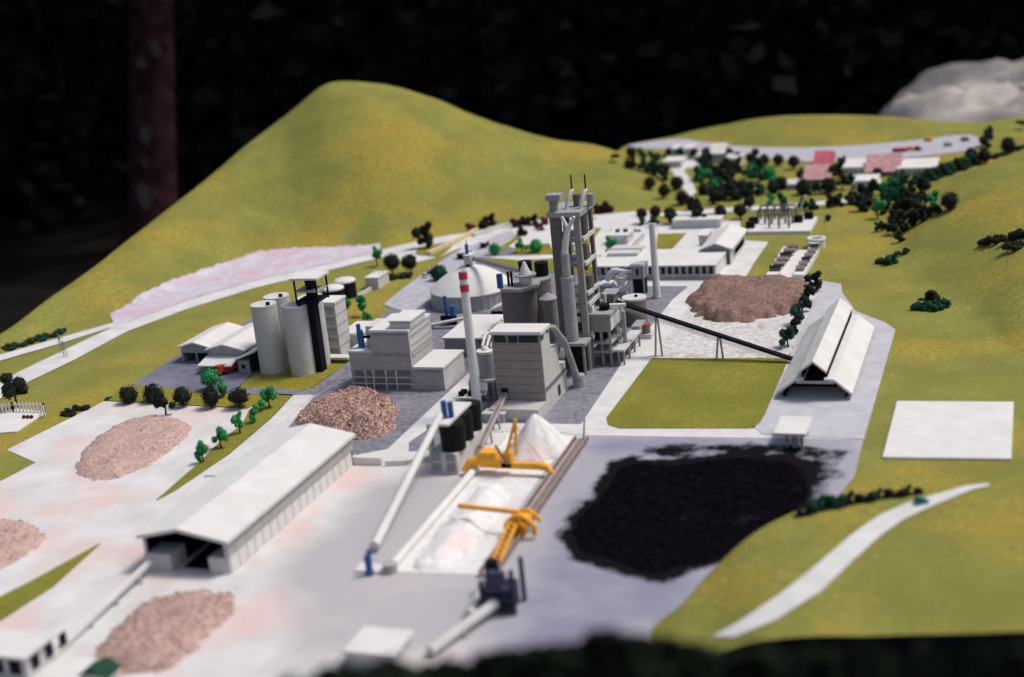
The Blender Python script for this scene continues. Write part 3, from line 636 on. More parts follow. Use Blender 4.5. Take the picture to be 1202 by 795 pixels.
# ---- stacker with a mast
ys = G(600, 558).y; Lx, Rx = G(549, 557).x, G(650, 557).x; kz = .10
t = thing('stacker', 'orange yellow stacker with upright mast bridging the storage bed beside the white cone', 'stacker', ((Lx + Rx) / 2, ys, 0))
mb = MB(); mb.box(Lx + .5, ys - .05, .16, Rx - .18, ys + .07, .27); P(t, 'bridge_beam', mb, 'yellow')
mb = MB(); mb.tube([(Rx - .2, ys, .215), (Rx - .08, ys, .2), (Rx, ys - .02, .12), (Rx, ys - .05, .09)], [.075, .075, .065, .055], 10); P(t, 'boom_end', mb, 'yellow')
mb = MB(); a0 = atY(563, 541, ys); mb.tube([(Lx - .02, ys - .1, .08), (Lx + .06, ys - .03, .22), (a0.x, ys, .3), (Lx + .62, ys, .32)], [.085, .095, .10, .09], 10); P(t, 'feed_pipe', mb, 'yellow')
mb = MB(); fbox(mb, ys - .06, 562, 531, 583, 549, 0, .26); P(t, 'motor_house', mb, 'yellow')
mb = MB(); fbox(mb, ys - .05, 587, 533, 600, 549, 0, .22); P(t, 'turntable', mb, 'yellow')
tp = atY(605, 492, ys); b1, b2 = atY(590, 533, ys), atY(606, 533, ys + .05)
mb = MB(); mb.beam(b1 + Vector((.05, .1, 0)), tp, .045, .045); mb.beam(b2, tp, .045, .045)
for k in (.25, .45, .65): mb.beam((b1 + Vector((.05, .1, 0))).lerp(tp, k), b2.lerp(tp, k), .03, .03)
P(t, 'mast', mb, 'yellow')
mb = MB(); mb.beam(atY(581, 522, ys - .1), atY(596, 545, ys - .1), .035, .035); P(t, 'strut', mb, 'rail')
mb = MB(); mb.beam(tp.lerp(b2, .15), (Rx - .12, ys, .27), .012, .012); P(t, 'stay_cable', mb, 'yellow')
# ---- reclaimer with a long boom
q = G(612, 632); q.z = 0
t = thing('reclaimer', 'orange yellow reclaimer straddling the brown rail with a long boom pointing left', 'reclaimer', (q.x, q.y, 0))
ztop = HT(G(611, 634), 607); hub = Vector((q.x - .05, q.y + .05, ztop * .8))
mb = MB(); tip = G(538, 593, ztop * .95); mb.beam(hub + Vector((0, .1, .08)), tip, .06, .07); P(t, 'boom', mb, 'yellow')
mb = MB(); arc = [Vector((q.x - .25 + .5 * k / 10, q.y, ztop * (.55 + .45 * sin(pi * k / 10)))) for k in range(11)]; mb.tube(arc, .05, 8); P(t, 'arch', mb, 'yellow')
mb = MB(); mb.tube([p + Vector((0, .35, -.05)) for p in arc], .04, 8); P(t, 'arch', mb, 'yellow')
for sx in (-.25, .25):
    mb = MB(); mb.beam((q.x + sx, q.y, .08), (q.x + sx, q.y, ztop * .6), .07, .07); P(t, 'leg', mb, 'yellow')
mb = MB(); mb.box(q.x - .2, q.y - .03, .2, q.x + .12, q.y + .3, .34); P(t, 'machine_house', mb, 'yellow')
e_ = G(583, 662, .10); f_ = Vector((q.x - .1, q.y - .05, .30))
mb = MB(); w_ = Vector((.07, 0, 0))
for s_ in (-1, 1): mb.beam(f_ + w_ * s_, e_ + w_ * s_ + Vector((0, 0, .06)), .035, .05)
for k in range(8): mb.beam(f_.lerp(e_, k / 8) - w_ + Vector((0, 0, .02)), f_.lerp(e_, (k + 1) / 8) + w_ + Vector((0, 0, .03)), .025, .03)
P(t, 'lattice_arm', mb, 'yellow')
mb = MB(); c_ = G(607, 636, .2)
for k in range(14):
    a_ = k * pi / 7; mb.beam((q.x, q.y - .09 , .2), (q.x + .12 * cos(a_), q.y - .09, .2 + .12 * sin(a_)), .02, .02)
mb.tube([(q.x + .13 * cos(k * pi / 8), q.y - .09, .2 + .13 * sin(k * pi / 8)) for k in range(17)], .022, 6, False); P(t, 'bucket_wheel', mb, 'yellow')
# ---- hopper building with black drums
A, B, D = G(507, 556), G(538, 558), G(564, 525); y0 = (A.y + B.y) / 2; x0, x1, y1 = A.x, B.x, D.y; zb = HT((B.x, y0), 533)
t = thing('hopper_building', 'pale block building carrying black-green drums under a white roof slab', 'building', ((x0 + x1) / 2, y0, 0))
mb = MB(); mb.box(x0, y0, 0, x1, y1, zb); P(t, 'wall', mb, 'card2')
for i in range(2):
    for j in range(2):
        wx = (x1 - x0) / 2; mb = MB(); mb.box(x0 + .06 + i * wx, y0 - .012, .08 + j * zb * .48, x0 + wx - .05 + i * wx, y0 - .001, .06 + zb * .42 + j * zb * .48); P(t, 'window', mb, 'greyband')
yy = (y1 - y0); zt = atY(524, 497, y0 + .1).z; n_ = 3
for i in range(3):
    r_ = [.26, .22, .20][i]; mb = MB(); mb.cyl(x0 + .40, y0 + .30 + i * .52, zb + .002, zt - .03, r_ * .9, r_, 24); P(t, 'drum', mb, 'dgreen')
mb = MB(); mb.box(x0 + .08, y0 + .02, zt - .028, x1 - .1, y0 + 1.25, zt + .02); P(t, 'roof_slab', mb, 'card')
for xx in (x0 + .05, x1 - .05):
    for y_ in (y0 + .1, y0 + .8, y0 + 1.5): mb = MB(); mb.box(xx - .02, y_, zb, xx + .02, y_ + .04, zt - .03); P(t, 'post', mb, 'concgrey')
for k in (0, 1): mb = MB(); mb.cyl(x0 + .26 + k * .11, y0 + .35 + k * .05, zt + .022, zt + .36 - k * .04, .055, n=12); P(t, 'blue_duct', mb, 'blue')
hopT = (x0, y0, zt)
# ---- conveyors meeting the hopper building
a, b = G(440, 640, .15), Vector((x0 + .2, y0 + .25, zt + .10))
t = thing('slanting_tube', 'long white tube conveyor rising from the blue post to the hopper building', 'conveyor', (a.x, a.y, 0))
mb = MB(); mb.tube([a, a.lerp(b, .5), b], [.085, .078, .07], 10); P(t, 'tube', mb, 'card'); mb = MB(); q = a.lerp(b, .93); mb.box(q.x - .2, q.y, 0, q.x - .16, q.y + .04, q.z - .05); mb.box(q.x - .2, q.y, q.z - .05, q.x + .02, q.y + .03, q.z - .02); P(t, 'support', mb, 'concgrey')
q = G(441, 670); mb = MB(); mb.box(G(418, 670).x, q.y - .12, .011, G(466, 670).x, q.y + .16, .05)
one('feeder_plinth', 'thin white plinth under the blue post in the front yard', 'plinth', mb, 'card', loc=(q.x, q.y, .01))
q = G(434, 672, .05); h_ = HT(q, 643)
t = thing('blue_post', 'small blue post with a cap standing at the lower end of the slanting tube', 'post', q)
mb = MB(); mb.cyl(q.x, q.y, .052, h_ * .8, .055, .065, 12); P(t, 'shaft', mb, 'blue'); mb = MB(); mb.cyl(q.x + .03, q.y, h_ * .55, h_ * 1.05, .03, .03, 8); mb.cyl(q.x, q.y, .051, .12, .08, .06, 12); P(t, 'cap', mb, 'blue')
# ---- raw mill building
A, B = G(588, 496), G(637, 494); y0 = (A.y + B.y) / 2; x0, x1 = A.x, B.x; yb = G(665, 466).y; z1_ = atY(633, 481, y0).z
pts = G(640, 470, z1_); yt = pts.y; top = atY(633, 390, yt); x1 = (x1 + top.x + pts.x) / 3; x0 = atY(584.5, 470, yt).x
Hm = top.z; s1 = atX(643.3, 379, x1); s2 = atX(654, 403.5, x1); s3 = atX(663, 423, x1)
t = thing('mill_building', 'tall brown-grey stepped mill building with dark window band, behind the white cone', 'building', ((x0 + x1) / 2, y0, 0))
mb = MB(); mb.box(x0, y0, 0, x1, yt, z1_); P(t, 'front_ledge', mb, 'millside')
yk = max(yb, s3.y)
mb = MB(); mb.profx([(yt, 0), (yk, 0), (yk, s3.z), (s2.y, s3.z), (s2.y, s2.z), (s1.y, s2.z), (s1.y, Hm - .05), (yt, Hm - .05)], x0, x1); P(t, 'wall', mb, 'millside')
mb = MB(); mb.box(x0 - .03, yt - .03, Hm - .048, x1 + .03, s1.y + .03, Hm + .02); P(t, 'roof', mb, 'card')
npn = 7; wz = atY(600, 402.5, yt).z; hh = (wz - z1_ - .02) / npn
for i in range(npn):
    mb = MB(); mb.box(x0 + .005, yt - .022, z1_ + .01 + i * hh, x1 - .003, yt - .001, z1_ + (i + 1) * hh); P(t, 'wall_panel', mb, 'mill')  # front panels darker than the side wall, shade put into the colour
mb = MB(); mb.box(x0 + .005, yt - .018, wz + .01, x1 - .003, yt - .001, Hm - .06); P(t, 'window_band_frame', mb, 'mill')
for u_, w_ in ((579.6, 594), (596.5, 608), (609, 632)):
    mb = MB(); a_, b_ = atY(u_, 392.6, yt), atY(w_, 401.5, yt); mb.box(a_.x, yt - .03, b_.z + .0, min(b_.x, x1 - .02), yt - .019, a_.z); P(t, 'window', mb, 'glass')
for (u_, v_, w_, q_) in ((634, 389.7, 637.6, 397), (641, 384.7, 643, 389.6)):
    a_, b_ = atX(u_, v_, x1), atX(w_, q_, x1); mb = MB(); mb.box(x1 + .001, min(a_.y, b_.y), b_.z, x1 + .012, max(a_.y, b_.y), a_.z); P(t, 'window', mb, 'glass')
a_, b_ = atX(641, 457.4, x1), atX(663.5, 431, x1); mb = MB(); mb.box(x1 + .001, a_.y, a_.z - .04, x1 + .014, b_.y, a_.z + .04); P(t, 'window_band', mb, 'gridglass')
a_ = atX(656, 468, x1); mb = MB(); mb.box(x1 + .001, a_.y, .1, x1 + .014, a_.y + .14, .32); P(t, 'door', mb, 'glass')
mb = MB(); a_, b_ = atY(589.5, 456.5, yt), atY(597, 463, yt); mb.box(a_.x, yt - .06, b_.z, b_.x, yt - .023, a_.z + .03); P(t, 'conveyor_port', mb, 'black')
mb = MB(); q = atX(645, 388, x1 + .1); mb.tube([(x1 - .1, s1.y + .05, q.z), (x1 + .05, s1.y + .15, q.z - .05), (x1 + .12, s2.y + .1, s2.z + .05), (x1 + .16, s3.y - .1, s3.z + .1), (x1 + .18, yk + .1, s3.z * .5), (x1 + .2, yk + .2, .2)], [.06, .07, .07, .07, .08, .1], 10); P(t, 'duct', mb, 'tower')
mb = MB(); mb.cyl(x1 + .2, yk + .25, .017, .28, .14, .14, 16); P(t, 'fan_housing', mb, 'duct')
port = Vector(((a_.x + b_.x) / 2 + .0, yt - .05, (atY(593, 460, yt).z)))
port = Vector((atY(594, 461, yt).x, yt - .07, atY(594, 461, yt).z))
gallery('mill_conveyor', 'narrow brownish belt conveyor climbing from the storage bed to the mill', G(563, 525, .22), port, .11, .06, 'railtop', 'rail', (.3, .6), legm='concgrey')
q = G(580, 497); t = thing('conveyor_bench', 'small pale bench block under the mill conveyor', 'block', q)
mb = MB(); mb.box(q.x - .22, q.y, .017, q.x + .22, q.y + .25, .2); P(t, 'body', mb, 'concgrey'); mb = MB(); mb.box(q.x - .25, q.y - .03, .202, q.x + .25, q.y + .28, .23); P(t, 'top', mb, 'card2')
# ---- red and white chimney
def stack(name, label, ub, vb, rpx, vt, bands):
    cx, cy, r, _ = cyl_at(ub, vb, rpx, vt); H = HT((cx, cy), vt); t = thing(name, label, 'chimney', (cx, cy, 0)); mb = MB(); mb.cyl(cx, cy, 0, H, r * 1.03, r * .86, 28, False)
    rt = r * .86; mb.cyl(cx, cy, H - .15, H, rt * .8, rt * .8, 28, False); o = len(mb.v); n = 28
    mb.add([(cx + rt * cos(2 * pi * i / n), cy + rt * sin(2 * pi * i / n), H) for i in range(n)] + [(cx + rt * .8 * cos(2 * pi * i / n), cy + rt * .8 * sin(2 * pi * i / n), H) for i in range(n)], [(i, (i + 1) % n, n + (i + 1) % n, n + i) for i in range(n)])
    P(t, 'shaft', mb, 'pipe')
    mb = MB(); mb.cyl(cx, cy, 0, .06, r * 1.4, r * 1.4, 24); P(t, 'foot', mb, 'concgrey')
    for va, vb_ in bands:
        za, zb_ = HT((cx, cy), vb_), HT((cx, cy), va); mb = MB(); k0, k1 = za / H, zb_ / H; mb.cyl(cx, cy, za, zb_, r * (1.03 - .17 * k0) + .006, r * (1.03 - .17 * k1) + .006, 28, False); P(t, 'red_band', mb, 'red')
    return t
stack('chimney', 'tall white chimney with two red bands near the top, left of the mill', 562, 489, 5.6, 317, ((318.5, 327), (333, 341.5)))
stack('chimney', 'plain white chimney without bands in front of the long office block', 771.5, 351, 4.2, 262, ())
# ---- tank group left of the mill
A = G(552, 479); cx, cy = G(572, 470).x, G(572, 470).y + .2; zp = HT(G(574, 474), 449); r = 10 * scale_at(G(572, 470)); zt = zp + HT(G(574, 474), 420) - zp
t = thing('platform_tank', 'grey drum with white lid on a legged platform beside the banded chimney', 'tank', (cx, cy, 0))
mb = MB(); mb.box(cx - r * 2, cy - r * 1.3, zp - .05, cx + r * 1.2, cy + r * 1.3, zp); P(t, 'platform', mb, 'card2')
for dx in (-1.9, 1.0):
    for dy_ in (-1.1, 1.1): mb = MB(); mb.box(cx + dx * r - .03, cy + dy_ * r - .03, 0, cx + dx * r + .03, cy + dy_ * r + .03, zp - .052); P(t, 'leg', mb, 'tower')
mb = MB(); mb.cyl(cx, cy, zp + .002, zt, r, r, 26); P(t, 'drum', mb, 'duct'); mb = MB(); mb.cyl(cx, cy, zt + .001, zt + .05, r * 1.05, r * 1.05, 26); mb.cyl(cx, cy, zt + .05, zt + .12, r * .5, r * .3, 16); P(t, 'lid', mb, 'card')
mb = MB()
for k in range(3): mb.tube([(cx - .1 + k * .1, cy + .1, zt + .1), (cx - .1 + k * .12, cy + .35, zt + .3), (cx + k * .12, cy + .8, zt + .25)], .035, 8)
P(t, 'pipe', mb, 'pipe')
mb = MB(); mb.cyl(cx + .02, cy, .017, .22, r * .75, r * .3, 18); P(t, 'hopper_cone', mb, 'card2')
mb = MB(); mb.box(cx + r * .2, cy - r, zp - .4, cx + r * 1.2, cy + r, zp - .052); P(t, 'underframe', mb, 'towerdk')
q = G(535, 476); t = thing('drum_bench', 'pale bench with two black rollers left of the banded chimney', 'bench', (q.x + .2, q.y, 0))
mb = MB(); mb.box(q.x, q.y + .05, 0, q.x + .5, q.y + .4, .16); P(t, 'body', mb, 'concgrey'); mb = MB(); mb.box(q.x - .04, q.y, .162, q.x + .54, q.y + .45, .19); P(t, 'top', mb, 'card')
for k in range(4): mb = MB(); xx, yy = q.x + .12 + .22 * (k % 2), q.y + .12 + .14 * (k // 2); mb.tube([(xx - .06, yy, .245), (xx + .06, yy, .245)], .052, 12); P(t, 'roller', mb, 'black')
# ---- building B with the window grid
A, B, D = G(415.2, 456.5), G(523, 458.7), G(545.6, 437.5); y0 = (A.y + B.y) / 2; x0, x1, y1 = A.x, B.x, D.y
X = lambda u, v: atY(u, v, y0).x
Z = lambda u, v: atY(u, v, y0).z
xa, xb = X(437, 412), X(483.5, 431); zL, zT, zR = Z(412, 412), Z(458, 388), Z(500, 431)
yT = atX(504, 369, xb); yT = yT.y
t = thing('grinding_building', 'large stepped grey-white building with a window grid along its lower front', 'building', ((x0 + x1) / 2, y0, 0))
mb = MB(); mb.box(x0, y0 + .001, 0, xa, y1 - .3, zL - .03); P(t, 'left_wing_wall', mb, 'concgrey'); mb = MB(); mb.box(x0 - .02, y0 - .01, zL - .028, xa - .002, y1 - .28, zL + .01); P(t, 'left_wing_roof', mb, 'card')
mb = MB(); mb.box(x0 + .35, y1 - .95, zL + .011, xa - .003, y1 - .3, zL + .5); P(t, 'rear_block', mb, 'card2')
mb = MB(); mb.box(xa + .001, y0 - .004, 0, xb, yT, zT - .035); P(t, 'tower_wall', mb, 'concgrey'); mb = MB(); mb.box(xa - .02, y0 - .025, zT - .033, xb + .02, yT + .02, zT + .02); P(t, 'tower_roof', mb, 'card')
mb = MB(); mb.box(xb - .004, y0 + .02, .9, xb + .008, yT - .01, zT - .05); P(t, 'side_cladding', mb, 'card2')
mb = MB(); mb.box(xb + .001, y0 + .001, 0, x1, y1, zR - .035); P(t, 'right_wing_wall', mb, 'card2'); mb = MB(); mb.box(xb + .012, y0 - .02, zR - .033, x1 + .02, y1 + .02, zR + .015); P(t, 'right_wing_roof', mb, 'card')
mb = MB(); mb.box(xb + .002, y0 - .012, .01, x1 - .003, y0 - .001, zR - .04); P(t, 'front_cladding', mb, 'concgrey')
yp = G(458, 385.5, zT + .02).y; pb_ = G(498, 364, 0); za = atY(458, 377, yp).z; xp0, xp1 = atY(458, 385, yp).x, atY(482, 385, yp).x; yq = atX(498, 363.6, xp1).y
mb = MB(); mb.box(xp0, yp, zT + .021, xp1, yq, za - .02); P(t, 'penthouse', mb, 'card2'); mb = MB(); mb.box(xp0 - .02, yp - .02, za - .018, xp1 + .02, yq + .02, za + .02); P(t, 'penthouse_roof', mb, 'card')
mb = MB(); fbox(mb, yp, 459, 377.6, 481, 379.4, .008); P(t, 'window', mb, 'greyband')
cols = ((416, 429.5), (431, 437.7), (440.7, 453.6), (454.7, 465.6), (466.6, 483)); rows_ = ((434, 441.3), (443, 449), (449.8, 456))
for c0, c1 in cols:
    for r_0, r_1 in rows_:
        a_, b_ = atY(c0, r_0, y0), atY(c1, r_1, y0); mb = MB(); mb.box(a_.x, y0 - .014, max(.03, b_.z), b_.x, y0 - .0045, a_.z); f = P(t, 'window', mb, 'gridglass')
for c0 in (430.2, 439.2, 454.1, 466.1): a_ = atY(c0, 445, y0); mb = MB(); mb.box(a_.x - .015, y0 - .034, .0, a_.x + .015, y0 - .015, Z(440, 433)); P(t, 'mullion', mb, 'card2')
for r_0 in (442.2, 449.4): mb = MB(); mb.box(x0 + .01, y0 - .028, Z(440, r_0) - .012, xb - .01, y0 - .0148, Z(440, r_0) + .012); P(t, 'transom', mb, 'card2')
for (c0, c1, r_0, r_1) in ((437.5, 447.5, 391, 393.6), (449.8, 460.4, 391, 393.6), (462, 478, 391, 393.6), (438, 449, 415, 417.5), (452, 462.6, 415, 417.5), (464.5, 481, 415, 417.5), (485.5, 494.5, 434.5, 436.8), (496.6, 518.5, 434.5, 436.8)):
    a_, b_ = atY(c0, r_0, y0), atY(c1, r_1, y0); mb = MB(); mb.box(a_.x, y0 - .022, b_.z, b_.x, y0 - .013, a_.z); P(t, 'window', mb, 'greyband')
for k in (.30, .55, .80): mb = MB(); zz = zR + (zT - zR) * k; mb.box(xb + .009, y0 + .1, zz - .03, xb + .016, yT - .08, zz + .03); P(t, 'side_window_band', mb, 'concgrey')
# blue duct standing on the left wing
q = Vector((x0 + .22, y0 + .25, zL + .01)); t = thing('blue_filter', 'dark blue filter unit standing on the low left roof of the stepped building', 'filter', q)
mb = MB(); mb.cyl(q.x, q.y, zL + .011, zL + .42, .075, .075, 12); P(t, 'body', mb, 'blue'); mb = MB(); mb.cyl(q.x - .03, q.y + .02, zL + .421, zL + .56, .05, .05, 10); P(t, 'neck', mb, 'blue'); mb = MB(); mb.box(q.x + .07, q.y - .02, zL + .24, xa - .01, q.y + .03, zL + .29); P(t, 'bracket', mb, 'black')
# blue filter behind the stepped building
q = G(533, 381); t = thing('blue_filter', 'bright blue filter with tall thin post on a black bracket behind the stepped building', 'filter', q)
mb = MB(); mb.cyl(q.x, q.y, .25, .52, .085, .085, 12); P(t, 'body', mb, 'blue'); mb = MB(); mb.cyl(q.x - .18, q.y, .1, .78, .045, .045, 10); P(t, 'post', mb, 'blue'); mb = MB(); mb.box(q.x - .34, q.y - .05, .017, q.x + .08, q.y + .05, .249); P(t, 'bracket', mb, 'black')
a, b = G(506, 381, .12), G(545, 373, .25); mb = MB(); mb.beam(a, b, .14, .05); mb.beam((a.x + .05, a.y, 0), (a.x + .05, a.y, a.z), .05, .05); one('short_gallery', 'short pale gallery leading to the bright blue filter behind the stepped building', 'conveyor', mb, 'card2', loc=(a.x, a.y, 0))
# ---- long low building behind the chimney
A = G(523.5, 418); y0 = A.y; x0 = A.x; zr = HT(A, 395.5); x1 = G(562, 419).x; y1 = G(588.5, 369, zr).y; 
t = thing('low_hall', 'low hall with white roof and brown front between the chimney and the round store', 'building', ((x0 + x1) / 2, y0, 0))
mb = MB(); mb.box(x0, y0, 0, x1, y1, zr - .04); P(t, 'wall', mb, 'mill'); mb = MB(); mb.box(x0 - .04, y0 - .04, zr - .038, x1 + .05, y1 + .03, zr); P(t, 'roof', mb, 'card')
n_ = 9; dy = (y1 - y0) / n_
for i in range(n_):
    ya = y0 + .08 + i * dy; mb = MB(); mb.box(x1 + .001, ya, zr - .25, x1 + .12, ya + dy * .55, zr - .08); P(t, 'side_hopper', mb, 'truck' if i % 3 else 'rail'); mb = MB(); mb.box(x1 + .001, ya - .02, zr - .078, x1 + .18, ya + dy * .6, zr - .04); P(t, 'hopper_hood', mb, 'cream')
# ---- round store with conical roof
cx, cy, r, ze = cyl_at(557, 366.5, 51, 349); za = HT((cx, cy), 311)
t = thing('round_store', 'large round store with a shallow white conical roof behind the banded chimney', 'storage tank', (cx, cy, 0))
mb = MB(); mb.cyl(cx, cy, 0, ze, r * .97, r * .97, 64); P(t, 'wall', mb, 'concgrey'); mb = MB(); mb.cyl(cx, cy, ze + .001, ze + .03, r, r, 64); n = 64; rg = [(k / 9, 1 - (k / 9) ** 1.8) for k in range(9, 0, -1)]; mb.add([(cx + r * e_ * cos(2 * pi * i / n), cy + r * e_ * sin(2 * pi * i / n), ze + .03 + (za - ze - .03) * h_) for e_, h_ in rg for i in range(n)] + [(cx, cy, za)], [(j * n + i, j * n + (i + 1) % n, (j + 1) * n + (i + 1) % n, (j + 1) * n + i) for j in range(8) for i in range(n)] + [(8 * n + i, 8 * n + (i + 1) % n, 9 * n) for i in range(n)], True); P(t, 'roof', mb, 'card')
mb = MB()
for i in range(40): a_ = 2 * pi * i / 40; mb.beam((cx + cos(a_) * r * .972, cy + sin(a_) * r * .972, 0), (cx + cos(a_) * r * .972, cy + sin(a_) * r * .972, ze), .02, .02)
o = P(t, 'wall_rib', mb, 'card2'); o['kind'] = 'stuff'
hu = thing('roof_cabin', 'small white cabin on the peak of the conical roof', 'cabin', (cx, cy, za))
sc = scale_at((cx, cy, za)); mb = MB(); mb.box(cx - 4 * sc, cy - .12, za - .02, cx + 4.5 * sc, cy + .2, za + 12 * sc); P(hu, 'body', mb, 'card2'); mb = MB(); mb.box(cx - 4.4 * sc, cy - .15, za + 12 * sc + .001, cx + 5 * sc, cy + .22, za + 13.5 * sc); P(hu, 'roof', mb, 'card')
mb = MB(); mb.box(cx - 2 * sc, cy - .135, za - .02, cx + 3 * sc, cy - .121, za + .05); P(hu, 'opening', mb, 'navy')
mb = MB(); mb.cyl(cx - 1.5 * sc, cy + .02, za + 13.5 * sc + .002, za + 25 * sc, 2 * sc, 2 * sc, 12); mb.cyl(cx - 1.2 * sc, cy + .02, za + 25 * sc, za + 30 * sc, .6 * sc, .6 * sc, 8); P(hu, 'blue_filter', mb, 'blue')
a = Vector((cx + 6 * sc, cy, za + 8 * sc))
gallery('roof_conveyor', 'thin pale conveyor from the cabin on the conical roof to the black drums', a, G(612, 318, 1.25), .09, .10, 'concgrey', 'rail')
q = G(537, 305, .0); t = thing('dark_container', 'black container with pale top behind the conical roof', 'container', q); mb = MB(); s_ = scale_at(q); mb.box(q.x, q.y, .023, q.x + 11 * s_, q.y + .5, .20); P(t, 'body', mb, 'black'); mb = MB(); mb.box(q.x - .02, q.y - .02, .201, q.x + 11 * s_ + .02, q.y + .52, .24); P(t, 'lid', mb, 'card2')
q = G(564, 292, .0); t = thing('dark_container', 'smaller black container right of the blue filter on the roof cabin', 'container', q); mb = MB(); mb.box(q.x, q.y, .013, q.x + 6 * s_, q.y + .4, .19); P(t, 'body', mb, 'black'); mb = MB(); mb.box(q.x - .02, q.y - .02, .191, q.x + 6 * s_ + .02, q.y + .42, .22); P(t, 'lid', mb, 'card2')
# ---- brown silos
def silo(name, label, u, vf, rpx, vt, m='brown', cone=0, lid='tower'):
    cx, cy, r, H = cyl_at(u, vf, rpx, vt); t = thing(name, label, 'silo', (cx, cy, 0)); mb = MB(); mb.cyl(cx, cy, 0, H, r, r, 40); P(t, 'shaft', mb, m)
    mb = MB(); mb.cyl(cx, cy, H + .001, H + .04, r * 1.03, r * 1.03, 40)
    if cone: mb.cyl(cx, cy, H + .04, H + cone, r * 1.03, .03, 40)
    P(t, 'lid', mb, lid); return t, cx, cy, r, H + .04
t, cx, cy, r, H = silo('brown_silo', 'wide brown silo with a pale cone on its top deck, behind the mill', 617, 425, 21, 343)
cyS, xS = cy, cx
mb = MB(); mb.prism([(cx - .2, cy - .48), (cx + .25, cy - .55), (cx + .52, cy - .1), (cx + .45, cy + .35), (cx - .1, cy + .4)], H + .002, H + .07); P(t, 'deck', mb, 'duct')
mb = MB(); mb.cyl(cx + .22, cy - .05, H + .071, H + .28, .14, .17, 18); mb.cyl(cx + .22, cy - .05, H + .28, H + .60, .16, .03, 18); P(t, 'dust_cone', mb, 'pipe')
mb = MB(); mb.cyl(cx + .22, cy - .05, H + .28, H + .31, .26, .26, 18); P(t, 'cone_flange', mb, 'duct')
mb = MB(); mb.box(cx - .44, cy - .2, H + .002, cx - .32, cy - .1, H + .34); P(t, 'blue_filter', mb, 'blue')
for dx in (-.16, -.08): mb = MB(); mb.box(cx + dx, cy - .25, H + .002, cx + dx + .045, cy - .2, H + .42); P(t, 'post', mb, 'black')
t, cx, cy, r, H = silo('brown_silo', 'rear brown silo carrying two black drums on its top', 634, 408, 20, 332)
for k, dx in enumerate((-.22, .18)):
    q = G((617, 636)[k], (322, 323)[k], H); mb = MB(); mb.cyl(q.x, q.y + .02, H + .001, H + .33, .165, .165, 22); P(t, 'black_drum', mb, 'dgreen')
t, cx, cy, r, H = silo('slim_silo', 'slim grey silo with pointed roof tucked beside the lattice tower', 650, 418, 10.5, 354, 'tower', .16, 'duct')
# small white hut with dark opening left of the silos
q = G(577, 372); t = thing('side_hut', 'small white-roofed hut with a dark opening between round store and brown silo', 'hut', q)
mb = MB(); mb.box(q.x, q.y, .0, q.x + .6, q.y + .5, .18); P(t, 'wall', mb, 'black'); mb = MB(); mb.profile([(q.x - .06, .181), (q.x + .66, .181), (q.x + .66, .36), (q.x + .4, .36)], q.y - .05, q.y + .55); P(t, 'roof', mb, 'card')
# ---- lattice tower
B = G(689, 433); yt = B.y; f1 = atY(684.6, 250, yt); f0 = atY(643, 247.4, yt); x1 = (B.x + f1.x) / 2; x0 = f0.x; H = (f1.z + f0.z) / 2; yb = atX(694.4, 239, x1).y; yb = max(yb, yt + .45)
t = thing('preheater_tower', 'tall grey open tower with floors, ducts and two antennas in the middle of the works', 'tower', ((x0 + x1) / 2, yt, 0))
mb = MB(); mb.box(x0 - .03, yt - .05, H - .11, x1 + .05, yb + .05, H); P(t, 'top_deck', mb, 'duct')
cw = .14
for xx, yy, wx, m_ in ((x0 + .02, yt, .24, 'towerdk'), (x1 - cw, yt, cw, 'tower'), (x0 + .02, yb - cw, .14, 'towerdk'), (x1 - .08, yb - .1, .08, 'towerdk')):
    mb = MB(); mb.box(xx, yy, 0, xx + wx, yy + .12, H - .112); P(t, 'column', mb, m_)
for v_ in (281, 310, 345, 358, 392):
    zz = atY(665, v_, yt).z; mb = MB(); mb.box(x0 + .265, yt - .012, zz - .07, x1 - cw - .002, yt + .06, zz); P(t, 'beam', mb, 'tower'); mb = MB(); mb.box(x0 + .03, yt + .122, zz - .05, x1 + .012, yb + .01, zz - .01); P(t, 'floor', mb, 'duct')
    mb = MB(); mb.box(x1 + .014, yt + .1, zz - .07, x1 + .05, yb - .1, zz + .02); P(t, 'side_beam', mb, 'card2')
for i, (dx, zf, zt_, rr) in enumerate(((.62, .78, .97, .14), (.60, .60, .77, .15), (.62, .44, .58, .17), (.40, .1, .40, .2))):
    mb = MB(); cx, cy = x0 + dx, (yt + yb) / 2; rr *= .85; mb.cyl(cx, cy, H * zf, H * zf + (zt_ - zf) * H * .45, .04, rr, 16); mb.cyl(cx, cy, H * zf + (zt_ - zf) * H * .45, H * zt_ - .03, rr, rr, 16); P(t, 'cyclone', mb, 'towerdk')
for i in range(4): mb = MB(); mb.box(x1 - .30, yt + .05, 1.1 + i * .22, x1 - .18, yt + .1, 1.22 + i * .22); P(t, 'light_bracket', mb, 'pipe')
